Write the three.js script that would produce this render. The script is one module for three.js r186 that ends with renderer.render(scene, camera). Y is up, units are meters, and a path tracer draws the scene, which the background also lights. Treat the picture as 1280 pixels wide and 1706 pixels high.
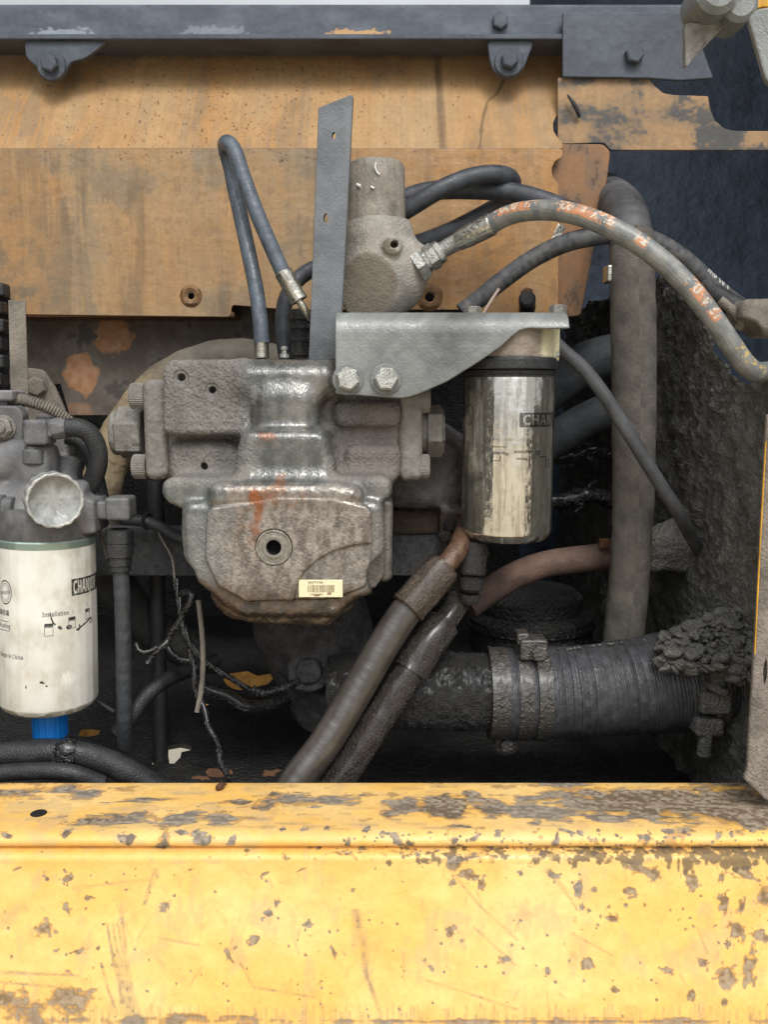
import * as THREE from 'three';
import { mergeGeometries, toCreasedNormals } from 'three/addons/utils/BufferGeometryUtils.js';
import { RoundedBoxGeometry } from 'three/addons/geometries/RoundedBoxGeometry.js';

// ------------------------------------------------------------------ camera, sky, sun, exposure
const scene = new THREE.Scene();
const V3 = (x, y, z) => new THREE.Vector3(x, y, z);
const FOV = 60, FOCAL = 853 / Math.tan(FOV * Math.PI / 360), TILT = 7.5 * Math.PI / 180;
const camera = new THREE.PerspectiveCamera(FOV, 1280 / 1706, 0.02, 400);
camera.position.set(0, 1.5, 0.95);
camera.rotation.x = -TILT;
scene.add(camera);

const SUN = V3(0.12, 0.78, 0.64).normalize();
const sun = new THREE.DirectionalLight(new THREE.Color(1, 0.95, 0.87), 1.4);
sun.position.copy(SUN).multiplyScalar(6).add(V3(0, 1.3, 0));
sun.target.position.set(0, 1.3, 0);
sun.castShadow = true; sun.shadow.radius = 32; sun.shadow.mapSize.set(2048, 2048);
Object.assign(sun.shadow.camera, { left: -2, right: 2, top: 2, bottom: -2, near: 0.5, far: 12 });
scene.add(sun, sun.target);
const EXPOSURE = 1.08;

// ------------------------------------------------------------------ noise and small maths
const clamp = (x, a = 0, b = 1) => Math.min(b, Math.max(a, x));
const lerp = (a, b, t) => a + (b - a) * t;
const sstep = (a, b, x) => { const t = clamp((x - a) / (b - a)); return t * t * (3 - 2 * t); };
function rng(seed) { let s = seed >>> 0; return () => { s = (s + 0x6d2b79f5) >>> 0; let t = Math.imul(s ^ (s >>> 15), 1 | s); t = (t + Math.imul(t ^ (t >>> 7), 61 | t)) ^ t; return ((t ^ (t >>> 14)) >>> 0) / 4294967296; }; }
const TAB = new Float32Array(4096); { const r = rng(7); for (let i = 0; i < 4096; i++) TAB[i] = r() * 2 - 1; }
const hsh = (x, y, z) => TAB[(Math.imul(x, 73856093) ^ Math.imul(y, 19349663) ^ Math.imul(z, 83492791)) >>> 3 & 4095];
const noise = (x, y, z = 0, period = 0) => {                       // value noise in -1..1; period > 0 makes it tile in x and y
  let i = Math.floor(x), j = Math.floor(y); const k = Math.floor(z);
  let u = x - i, v = y - j, w = z - k;
  u = u * u * (3 - 2 * u); v = v * v * (3 - 2 * v); w = w * w * (3 - 2 * w);
  let i1 = i + 1, j1 = j + 1;
  if (period) { i = ((i % period) + period) % period; j = ((j % period) + period) % period; i1 = (i + 1) % period; j1 = (j + 1) % period; }
  const a = lerp(lerp(hsh(i, j, k), hsh(i1, j, k), u), lerp(hsh(i, j1, k), hsh(i1, j1, k), u), v);
  if (w === 0) return a;
  return lerp(a, lerp(lerp(hsh(i, j, k + 1), hsh(i1, j, k + 1), u), lerp(hsh(i, j1, k + 1), hsh(i1, j1, k + 1), u), v), w);
};
const fbm = (x, y, z = 0, o = 4) => { let s = 0, a = 0.5, f = 1; for (let i = 0; i < o; i++) { s += a * noise(x * f + i * 17.3, y * f + i * 9.1, z * f); a *= 0.5; f *= 2.03; const t = x * 0.8 - y * 0.6; y = x * 0.6 + y * 0.8; x = t * 0.94 - z * 0.34; z = t * 0.34 + z * 0.94; } return s; };
const tfbm = (x, y, p, o = 4, seed = 0) => { let s = 0, a = 0.5, f = 1; for (let i = 0; i < o; i++) { s += a * noise(x * f, y * f, seed + i * 3, p * f); a *= 0.55; f *= 2; } return s; };
const lin = (c) => { c /= 255; return c <= 0.04045 ? c / 12.92 : Math.pow((c + 0.055) / 1.055, 2.4); };
const rgb = (r, g, b) => [lin(r), lin(g), lin(b)];
const mix3 = (a, b, t) => [lerp(a[0], b[0], t), lerp(a[1], b[1], t), lerp(a[2], b[2], t)];

// ------------------------------------------------------------------ from a pixel of the photograph (1280 x 1706) to a place
const CT = Math.cos(TILT), ST = Math.sin(TILT), CP = camera.position;
function ray(px, py) { const x = (px - 640) / FOCAL, y = -(py - 853) / FOCAL; return V3(x, y * CT - ST, -y * ST - CT); }
function P(px, py, z = 0) { const r = ray(px, py), t = (z - CP.z) / r.z; return V3(r.x * t, CP.y + r.y * t, z); }
function onY(px, py, Y) { const r = ray(px, py), t = (Y - CP.y) / r.y; return V3(r.x * t, Y, CP.z + r.z * t); }
function onPlane(px, py, o, n) { const r = ray(px, py), t = o.clone().sub(CP).dot(n) / r.dot(n); return CP.clone().addScaledVector(r, t); }
const S = (z) => (CP.z - z) / FOCAL;                               // metres per pixel at depth z

// ------------------------------------------------------------------ sky: thin bright overcast
{
  const W = 512, H = 256, data = new Float32Array(W * H * 4);
  for (let j = 0; j < H; j++) for (let i = 0; i < W; i++) {
    const el = ((j + 0.5) / H - 0.5) * Math.PI, az = ((i + 0.5) / W - 0.5) * 2 * Math.PI;
    const d = V3(Math.cos(el) * Math.cos(az), Math.sin(el), Math.cos(el) * Math.sin(az));
    const ang = Math.acos(clamp(d.dot(SUN), -1, 1));
    let L = 0.5 + 0.42 * Math.max(0, d.y) + 3.6 * Math.exp(-((ang / 0.46) ** 2));
    L *= 1 + 0.28 * fbm(d.x * 3 + 5, d.y * 5, d.z * 3, 5);
    let c = [0.95 * L, 0.985 * L, 1.04 * L];
    if (d.y < 0) c = mix3(c, [0.24, 0.215, 0.18], clamp(-d.y * 30));
    data.set([...c, 1], (j * W + i) * 4);
  }
  const t = new THREE.DataTexture(data, W, H, THREE.RGBAFormat, THREE.FloatType);
  t.mapping = THREE.EquirectangularReflectionMapping; t.magFilter = THREE.LinearFilter; t.needsUpdate = true;
  scene.background = t; scene.environment = t;
}

// ------------------------------------------------------------------ textures and materials
function dataTex(W, H, fn, srgb = true) {                          // fn(u, v) gives [r, g, b] linear (srgb) or one number 0..1
  const data = new Uint8Array(W * H * 4), enc = (x) => { x = clamp(x); return 255 * (srgb ? (x <= 0.0031308 ? 12.92 * x : 1.055 * Math.pow(x, 1 / 2.4) - 0.055) : x); };
  for (let j = 0; j < H; j++) for (let i = 0; i < W; i++) {
    let c = fn((i + 0.5) / W, (j + 0.5) / H); if (typeof c === 'number') c = [c, c, c];
    const k = (j * W + i) * 4; data[k] = enc(c[0]); data[k + 1] = enc(c[1]); data[k + 2] = enc(c[2]); data[k + 3] = 255;
  }
  const t = new THREE.DataTexture(data, W, H);
  t.magFilter = THREE.LinearFilter; t.wrapS = t.wrapT = THREE.RepeatWrapping;
  if (srgb) t.colorSpace = THREE.SRGBColorSpace;
  t.needsUpdate = true; return t;
}
function sized(t, m, n = m) { const c = t.clone(); c.repeat.set(1 / m, 1 / n); c.needsUpdate = true; return c; }
const gritH = dataTex(512, 512, (u, v) => clamp(0.62 + 0.9 * Math.min(0.2, tfbm(u * 40, v * 40, 40, 3, 1)) + 0.25 * tfbm(u * 16, v * 16, 16, 2, 31)), false);
const lumpH = dataTex(512, 512, (u, v) => { const a = 1 - Math.abs(tfbm(u * 10, v * 10, 10, 5, 4)) * 2.2; return clamp(0.25 + 0.5 * a + 0.4 * tfbm(u * 40, v * 40, 40, 3, 9)); }, false);
const softH = dataTex(512, 512, (u, v) => clamp(0.5 + 0.8 * tfbm(u * 8, v * 8, 8, 5, 2)), false);
const mottle = dataTex(512, 512, (u, v) => { const a = 1 + 0.55 * tfbm(u * 6, v * 6, 6, 6, 5) + 0.22 * tfbm(u * 48, v * 48, 48, 2, 8); return [clamp(a * 0.72), clamp(a * 0.71), clamp(a * 0.7)]; });
const roughMap = dataTex(512, 512, (u, v) => clamp(0.72 + 0.55 * tfbm(u * 8, v * 8, 8, 5, 12)), false);
const ribH = dataTex(512, 64, (u, v) => { let s = 0.35 * Math.sin(u * Math.PI * 2 * 32) + 0.35 * noise(u * 128, 0, 3, 128) + 0.4 * noise(u * 60, 3, 5, 60); return clamp(0.5 + 0.35 * s + 0.22 * tfbm(u * 128, v * 64, 128, 2, 6)); }, false);
function mat(c, o = {}) {
  const m = new THREE.MeshPhysicalMaterial({ roughness: o.rough ?? 0.7, metalness: o.metal ?? 0 });
  if (c) m.color.setRGB(...rgb(...c)); 
  if (o.vc) m.vertexColors = true;
  if (o.map) m.map = o.map; else if (o.mottle) m.map = sized(mottle, o.mottle);
  if (o.rmap) { m.roughnessMap = sized(roughMap, o.rmap); m.roughness = Math.min(1, (o.rough ?? 0.7) / 0.72); }
  if (o.bump) { m.bumpMap = o.size ? sized(o.bump, ...[].concat(o.size)) : o.bump; m.bumpScale = o.h ?? 0.0006; }
  if (o.coat) { m.clearcoat = o.coat; m.clearcoatRoughness = o.coatRough ?? 0.35; }
  if (o.spec != null) m.specularIntensity = o.spec;
  return m;
}
// colours here are what the things are made of, apart from two haze tints: mottle multiplies by about 0.72
const M = {
  iron: mat([243, 241, 239], { vc: true, rough: 0.72, bump: gritH, size: 0.05, h: 0.00045 }),
  greyDirt: mat([150, 146, 138], { rough: 0.72, mottle: 0.05, bump: gritH, size: 0.04, h: 0.0006 }),
  bracket: mat([142, 145, 142], { rough: 0.4, rmap: 0.23, mottle: 0.41, bump: gritH, size: 0.06, h: 0.0003 }),
  steelBar: mat([118, 122, 126], { rough: 0.5, rmap: 0.17, mottle: 0.37, bump: gritH, size: 0.05, h: 0.0003 }),
  bolt: mat([205, 205, 198], { rough: 0.36, rmap: 0.03, metal: 0.85, mottle: 0.03, bump: gritH, size: 0.03, h: 0.0005 }),
  crimp: mat([225, 222, 208], { rough: 0.28, rmap: 0.04, metal: 0.95, mottle: 0.05, bump: softH, size: 0.03, h: 0.0004 }),
  rubber: mat([76, 80, 86], { rough: 0.4, rmap: 0.08, mottle: 0.06, bump: gritH, size: 0.03, h: 0.0003 }),
  rubberDark: mat([54, 55, 56], { rough: 0.45, rmap: 0.1, mottle: 0.1, bump: gritH, size: 0.04, h: 0.0005 }),
  oilHose: mat([92, 84, 76], { rough: 0.3, rmap: 0.08, mottle: 0.08, bump: softH, size: 0.05, h: 0.0007 }),
  tarHose: mat([70, 63, 57], { rough: 0.22, rmap: 0.05, mottle: 0.06, bump: lumpH, size: 0.04, h: 0.0032, coat: 0.6, coatRough: 0.2 }),
  tarPipe: mat([66, 65, 63], { rough: 0.34, rmap: 0.05, mottle: 0.05, bump: lumpH, size: 0.035, h: 0.005, coat: 0.25, coatRough: 0.25 }),
  ribHose: mat([78, 79, 82], { rough: 0.4, rmap: 0.05, mottle: 0.06, bump: ribH, size: [0.11, 0.06], h: 0.0026 }),
  clampBand: mat([84, 80, 75], { rough: 0.26, coat: 0.4, coatRough: 0.25, rmap: 0.06, mottle: 0.07, bump: lumpH, size: 0.07, h: 0.002 }),
  dustyRubber: mat([140, 132, 120], { rough: 0.85, mottle: 0.18, bump: gritH, size: 0.06, h: 0.0006 }),
  brownHose: mat([128, 104, 92], { rough: 0.8, mottle: 0.15, bump: gritH, size: 0.06, h: 0.0006 }),
  navy: mat([80, 96, 118], { rough: 0.5, mottle: 0.3, bump: softH, size: 0.12, h: 0.002 }),  // blue haze veil put into the colour of the cavity walls
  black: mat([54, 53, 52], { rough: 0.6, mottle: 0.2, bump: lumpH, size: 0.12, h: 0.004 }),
  blackOil: mat([46, 45, 44], { rough: 0.22, coat: 0.6, coatRough: 0.2, rmap: 0.08, mottle: 0.1, bump: lumpH, size: 0.09, h: 0.004 }),
  mud: mat([130, 128, 121], { rough: 0.9, mottle: 0.15, bump: lumpH, size: 0.06, h: 0.004 }),
  greyPaint: mat([96, 97, 99], { rough: 0.6, mottle: 0.2, bump: softH, size: 0.08, h: 0.0006 }),
  cast: mat([112, 112, 112], { rough: 0.55, mottle: 0.07, bump: gritH, size: 0.04, h: 0.0003 }),
  beam: mat([86, 93, 104], { rough: 0.6, mottle: 0.35, bump: softH, size: 0.1, h: 0.0006 }),  // blue in this grey stands in for lens haze
  postDirt: mat([142, 132, 122], { rough: 0.85, mottle: 0.12, bump: gritH, size: 0.07, h: 0.0012 }),
  rust: mat([118, 82, 54], { rough: 0.85, mottle: 0.08, bump: gritH, size: 0.05, h: 0.0008 }),
  yellow: mat([238, 176, 40], { rough: 0.5, mottle: 0.2 }),
  leafYellow: mat([190, 138, 62], { rough: 0.8, mottle: 0.04, bump: softH, size: 0.04, h: 0.001 }),
  blue: mat([20, 120, 200], { rough: 0.45 }),
  hole: mat([16, 15, 14], { rough: 0.9 }),
};

// ------------------------------------------------------------------ naming, things and parts
const used = {};
const uniq = (n) => { const k = (used[n] = (used[n] ?? -1) + 1); return k ? n + '_' + String(k).padStart(3, '0') : n; };
function thing(name, label, category, base, extra = {}) {
  const g = new THREE.Group(); g.name = uniq(name); g.position.copy(base);
  g.userData = { label, category, ...extra }; g.worldBase = base.clone(); scene.add(g); return g;
}
const shade = (m) => { m.castShadow = m.receiveShadow = true; return m; };
function part(parent, name, geo, material, label) {                // geo is given in world coordinates
  const b = parent.worldBase; geo.translate(-b.x, -b.y, -b.z);
  const m = shade(new THREE.Mesh(geo, material)); m.name = name; m.worldBase = b.clone();
  if (label) m.userData.label = label;
  parent.add(m); return m;
}
function struct(name, geo, material, label, category, kind = 'structure') {
  const m = shade(new THREE.Mesh(geo, material)); m.name = uniq(name); m.userData = { label, category, kind }; scene.add(m); return m;
}
function single(name, label, category, geo, material, extra = {}) {
  geo.computeBoundingBox(); const b = geo.boundingBox.getCenter(V3()); b.y = geo.boundingBox.min.y;
  geo.translate(-b.x, -b.y, -b.z);
  const m = shade(new THREE.Mesh(geo, material)); m.name = uniq(name); m.position.copy(b); m.worldBase = b.clone();
  m.userData = { label, category, ...extra }; scene.add(m); return m;
}

// ------------------------------------------------------------------ geometry helpers
const merge = (list) => mergeGeometries(list.map((g) => { g = g.index ? g.toNonIndexed() : g; for (const k of Object.keys(g.attributes)) if (!['position', 'normal', 'uv'].includes(k)) g.deleteAttribute(k); return g; }), false);
function boxUV(geo) {                                              // uv in metres, from the plane each face lies in
  const g = geo.index ? geo.toNonIndexed() : geo, p = g.attributes.position, uv = new Float32Array(p.count * 2), a = V3(), b = V3(), c = V3();
  for (let i = 0; i < p.count; i += 3) {
    a.fromBufferAttribute(p, i); b.fromBufferAttribute(p, i + 1); c.fromBufferAttribute(p, i + 2);
    const n = b.clone().sub(a).cross(c.clone().sub(a)), x = Math.abs(n.x), y = Math.abs(n.y), z = Math.abs(n.z);
    [a, b, c].forEach((q, k) => { const t = (i + k) * 2; if (z >= x && z >= y) { uv[t] = q.x; uv[t + 1] = q.y; } else if (y >= x) { uv[t] = q.x; uv[t + 1] = q.z; } else { uv[t] = q.z; uv[t + 1] = q.y; } });
  }
  g.setAttribute('uv', new THREE.BufferAttribute(uv, 2)); return g;
}
function rbox(px0, py0, px1, py1, zb, zf, r = 0.002) {             // rounded box whose front face covers those pixels at depth zf
  const a = P(px0, py1, zf), b = P(px1, py0, zf), w = b.x - a.x, h = b.y - a.y, d = zf - zb;
  const g = new RoundedBoxGeometry(w, h, d, 3, Math.min(r, w / 2.05, h / 2.05, d / 2.05));
  g.translate((a.x + b.x) / 2, (a.y + b.y) / 2, (zf + zb) / 2); return boxUV(g);
}
function wbox(x0, y0, z0, x1, y1, z1, r = 0.003) { const g = new RoundedBoxGeometry(x1 - x0, y1 - y0, z1 - z0, 2, r); g.translate((x0 + x1) / 2, (y0 + y1) / 2, (z0 + z1) / 2); return boxUV(g); }
function aim(geo, from, to) { const d = to.clone().sub(from).normalize(); geo.applyQuaternion(new THREE.Quaternion().setFromUnitVectors(V3(0, 1, 0), d)); geo.translate(from.x, from.y, from.z); return geo; }
// turned body: profile [[radius, height], ...] in metres along the axis from -> to
function turned(profile, from, to, seg = 40, crease = 0.6) {
  let g = new THREE.LatheGeometry(profile.map(([r, h]) => new THREE.Vector2(Math.max(r, 1e-5), h)), seg);
  const len = profile.map((q, i) => i ? Math.hypot(q[0] - profile[i - 1][0], q[1] - profile[i - 1][1]) : 0).reduce((a, x) => { a.push((a.at(-1) ?? 0) + x); return a; }, []);
  const R = Math.max(...profile.map((q) => q[0])), uv = g.attributes.uv, n = profile.length;
  for (let i = 0; i < uv.count; i++) uv.setXY(i, uv.getX(i) * 2 * Math.PI * R, len[i % n]);
  g = toCreasedNormals(g, crease); return aim(g, from, to);
}
const rod = (from, to, r, ch = r * 0.12, seg = 32) => { const L = from.distanceTo(to); return turned([[0, 0], [r - ch, 0], [r, ch], [r, L - ch], [r - ch, L], [0, L]], from, to, seg); };
const hex = (from, to, r, spin = 0) => { const L = from.distanceTo(to), c = r * 0.13; let g = new THREE.LatheGeometry([[0, 0], [r, 0], [r, L - c], [r - c * 1.4, L], [0, L]].map(([a, b]) => new THREE.Vector2(Math.max(a, 1e-5), b)), 6); g.rotateY(spin); g = toCreasedNormals(g, 0.3); return boxUV(aim(g, from, to)); };
// hose or pipe through points; r is a number or r(t); uv in metres (along, around)
function tube(pts, r, o = {}) {
  const curve = new THREE.CatmullRomCurve3(pts, false, 'centripetal'), L = curve.getLength(), R0 = typeof r === 'function' ? r(0.5) : r;
  const n = o.seg ?? Math.max(8, Math.ceil(L / Math.max(0.004, R0 * 0.35))), m = o.radial ?? 24;
  const fr = [], pos = [], nor = [], uv = [], idx = [], col = [];
  let prevT = null, N = null;
  for (let i = 0; i <= n; i++) {
    const t = i / n, p = curve.getPointAt(t), T = curve.getTangentAt(t);
    if (!N) { const up = V3(0, 0, 1); N = up.sub(T.clone().multiplyScalar(up.dot(T))); if (N.length() < 0.1) N = V3(0, 1, 0).sub(T.clone().multiplyScalar(T.y)); N.normalize(); }
    else { N.applyQuaternion(new THREE.Quaternion().setFromUnitVectors(prevT, T)); N.sub(T.clone().multiplyScalar(N.dot(T))).normalize(); }
    prevT = T; fr.push([p, T, N.clone(), T.clone().cross(N), t]);
  }
  for (const [p, T, N1, B, t] of fr) for (let j = 0; j <= m; j++) {
    const a = j / m * 2 * Math.PI, d = N1.clone().multiplyScalar(Math.cos(a)).addScaledVector(B, Math.sin(a));
    let rr = typeof r === 'function' ? r(t) : r;
    if (o.rough) rr += o.rough * fbm((p.x + d.x * rr) * o.freq, (p.y + d.y * rr) * o.freq, (p.z + d.z * rr) * o.freq, 3);
    pos.push(p.x + d.x * rr, p.y + d.y * rr, p.z + d.z * rr); nor.push(d.x, d.y, d.z);
    if (o.unit) uv.push(t, j / m); else uv.push(t * L, j / m * 2 * Math.PI * R0);
    if (o.color) col.push(...o.color(t, d));
  }
  for (let i = 0; i < n; i++) for (let j = 0; j < m; j++) { const a = i * (m + 1) + j, b = a + m + 1; idx.push(a, a + 1, b, b, a + 1, b + 1); }
  for (const [row, sgn] of [[0, -1], [n, 1]]) {                     // closed ends
    const [p, T] = fr[row], c = pos.length / 3; pos.push(p.x, p.y, p.z); nor.push(T.x * sgn, T.y * sgn, T.z * sgn); uv.push(row ? (o.unit ? 1 : L) : 0, 0); if (o.color) col.push(...o.color(row / n, T));
    for (let j = 0; j <= m; j++) { const k = (row * (m + 1) + j) * 3; pos.push(pos[k], pos[k + 1], pos[k + 2]); nor.push(T.x * sgn, T.y * sgn, T.z * sgn); uv.push(row ? (o.unit ? 1 : L) : 0, 0.02 * j); if (o.color) col.push(...o.color(row / n, T)); }
    for (let j = 0; j < m; j++) sgn > 0 ? idx.push(c, c + 1 + j, c + 2 + j) : idx.push(c, c + 2 + j, c + 1 + j);
  }
  const g = new THREE.BufferGeometry();
  g.setAttribute('position', new THREE.Float32BufferAttribute(pos, 3)); g.setAttribute('uv', new THREE.Float32BufferAttribute(uv, 2));
  if (o.color) g.setAttribute('color', new THREE.Float32BufferAttribute(col, 3));
  g.setIndex(idx);
  if (o.rough || typeof r === 'function') { g.computeVertexNormals(); const N2 = g.attributes.normal; for (let i = 0; i <= n; i++) { const a = i * (m + 1), b = a + m, x = N2.getX(a) + N2.getX(b), y = N2.getY(a) + N2.getY(b), z = N2.getZ(a) + N2.getZ(b), l = Math.hypot(x, y, z) || 1; N2.setXYZ(a, x / l, y / l, z / l); N2.setXYZ(b, x / l, y / l, z / l); } }
  else g.setAttribute('normal', new THREE.Float32BufferAttribute(nor, 3));
  g.userData = { curve, L }; return g;
}
const pp = (list) => list.map(([x, y, z]) => P(x, y, z));
// flat plate cut to an outline (pixels) in a plane, with thickness behind it
function plate(o, n, outline, thick, bevel = 0.001, holes = [], fit = false) {
  const u = V3(0, 1, 0).cross(n).normalize(), v = n.clone().cross(u), to2 = ([x, y]) => { const q = onPlane(x, y, o, n).sub(o); return new THREE.Vector2(q.dot(u), q.dot(v)); };
  const sh = new THREE.Shape(outline.map(to2));
  for (const [x, y, rx, ry = rx] of holes) { const c = to2([x, y]), a = to2([x + rx, y]), b = to2([x, y + ry]); const h = new THREE.Path(); h.absellipse(c.x, c.y, Math.abs(a.x - c.x), Math.abs(b.y - c.y), 0, 2 * Math.PI, true); sh.holes.push(h); }
  let g = new THREE.ExtrudeGeometry(sh, { depth: thick - 2 * bevel, bevelEnabled: bevel > 0, bevelThickness: bevel, bevelSize: bevel, bevelOffset: -bevel, bevelSegments: 2, curveSegments: 24 });
  g.translate(0, 0, -thick + bevel);
  if (fit) { g.computeBoundingBox(); const B = g.boundingBox, p = g.attributes.position, uv = g.attributes.uv; for (let i = 0; i < uv.count; i++) uv.setXY(i, (p.getX(i) - B.min.x) / (B.max.x - B.min.x), (p.getY(i) - B.min.y) / (B.max.y - B.min.y)); g.userData.size = [B.max.x - B.min.x, B.max.y - B.min.y]; g.userData.toUV = (x, y) => { const q = to2([x, y]); return [(q.x - B.min.x) / (B.max.x - B.min.x), (q.y - B.min.y) / (B.max.y - B.min.y)]; }; }
  const ud = g.userData;
  g.applyMatrix4(new THREE.Matrix4().makeBasis(u, v, n).setPosition(o)); g.userData = ud; return g;
}
// rounded corner points of a pixel outline
function rounded(pts, r, k = 5) {
  const out = [], n = pts.length;
  for (let i = 0; i < n; i++) {
    const [x, y] = pts[i], a = pts[(i + n - 1) % n], b = pts[(i + 1) % n], la = Math.hypot(a[0] - x, a[1] - y), lb = Math.hypot(b[0] - x, b[1] - y), q = Math.min(r, la / 2.1, lb / 2.1);
    const A = [x + (a[0] - x) / la * q, y + (a[1] - y) / la * q], B = [x + (b[0] - x) / lb * q, y + (b[1] - y) / lb * q];
    for (let j = 0; j <= k; j++) { const t = j / k, s = 1 - t; out.push([s * s * A[0] + 2 * s * t * x + t * t * B[0], s * s * A[1] + 2 * s * t * y + t * t * B[1]]); }
  }
  return out;
}

// ------------------------------------------------------------------ castings: distance fields meshed with surface nets
const smin = (a, b, k) => { const h = Math.max(k - Math.abs(a - b), 0) / k; return Math.min(a, b) - h * h * k * 0.25; };
const smax = (a, b, k) => -smin(-a, -b, k);
function dBox(c, h, r) { return (x, y, z) => { const a = Math.abs(x - c.x) - h.x + r, b = Math.abs(y - c.y) - h.y + r, d = Math.abs(z - c.z) - h.z + r; return Math.hypot(Math.max(a, 0), Math.max(b, 0), Math.max(d, 0)) + Math.min(Math.max(a, b, d), 0) - r; }; }
function dBoxPx(px0, py0, px1, py1, zb, zf, r) { const a = P(px0, py1, zf), b = P(px1, py0, zf); return dBox(V3((a.x + b.x) / 2, (a.y + b.y) / 2, (zb + zf) / 2), V3((b.x - a.x) / 2, (b.y - a.y) / 2, (zf - zb) / 2), r); }
function dCap(a, b, ra, rb = ra) { const ba = b.clone().sub(a), l2 = ba.lengthSq(); return (x, y, z) => { const t = clamp(((x - a.x) * ba.x + (y - a.y) * ba.y + (z - a.z) * ba.z) / l2); return Math.hypot(x - a.x - ba.x * t, y - a.y - ba.y * t, z - a.z - ba.z * t) - lerp(ra, rb, t); }; }
function dCyl(a, b, R, r = 0.002) { const ax = b.clone().sub(a), L = ax.length(); ax.normalize(); return (x, y, z) => { const qx = x - a.x, qy = y - a.y, qz = z - a.z, t = qx * ax.x + qy * ax.y + qz * ax.z, rr = Math.sqrt(Math.max(qx * qx + qy * qy + qz * qz - t * t, 0)); const d = rr - R + r, e = Math.abs(t - L / 2) - L / 2 + r; return Math.hypot(Math.max(d, 0), Math.max(e, 0)) + Math.min(Math.max(d, e), 0) - r; }; }
function poly2(pts) {                                              // signed distance to a polygon [[x, y], ...]
  const n = pts.length; let x0 = 9, y0 = 9, x1 = -9, y1 = -9; for (const [x, y] of pts) { x0 = Math.min(x0, x); x1 = Math.max(x1, x); y0 = Math.min(y0, y); y1 = Math.max(y1, y); }
  return (x, y) => {
    const bx = Math.max(x0 - x, x - x1, 0), by = Math.max(y0 - y, y - y1, 0); if (bx + by > 0.04) return Math.hypot(bx, by);
    let d = 1e9, s = 1;
    for (let i = 0, j = n - 1; i < n; j = i++) {
      const ex = pts[j][0] - pts[i][0], ey = pts[j][1] - pts[i][1], wx = x - pts[i][0], wy = y - pts[i][1], t = clamp((wx * ex + wy * ey) / (ex * ex + ey * ey)), qx = wx - ex * t, qy = wy - ey * t;
      d = Math.min(d, qx * qx + qy * qy);
      const a = y >= pts[i][1], b = y < pts[j][1], c = ex * wy > ey * wx; if ((a && b && c) || (!a && !b && !c)) s = -s;
    }
    return s * Math.sqrt(d);
  };
}
function dPrism(outline, zb, zf, r, r2 = r) {                      // outline in pixels at the front face; r rounds the front edge, r2 the corners
  let w = outline.map(([x, y]) => { const q = P(x, y, zf); return [q.x, q.y]; });
  let A = 0; for (let i = 0, j = w.length - 1; i < w.length; j = i++) A += w[j][0] * w[i][1] - w[i][0] * w[j][1];
  if (A < 0) w = w.reverse();
  const n = w.length, ins = w.map(([x, y], i) => { const a = w[(i + n - 1) % n], b = w[(i + 1) % n], u = V3(x - a[0], y - a[1], 0).normalize(), v = V3(b[0] - x, b[1] - y, 0).normalize(); const na = [-u.y, u.x], nb = [-v.y, v.x], k = Math.max(0.35, 1 + na[0] * nb[0] + na[1] * nb[1]); return [x + (na[0] + nb[0]) / k * r2, y + (na[1] + nb[1]) / k * r2]; });
  const f = poly2(ins), zc = (zb + zf) / 2, hz = (zf - zb) / 2;
  return (x, y, z) => { const e = Math.abs(z - zc) - hz + r; if (e > 0.04) return e - r; const d = f(x, y) - r2 + r; return Math.hypot(Math.max(d, 0), Math.max(e, 0)) + Math.min(Math.max(d, e), 0) - r; };
}
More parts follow.
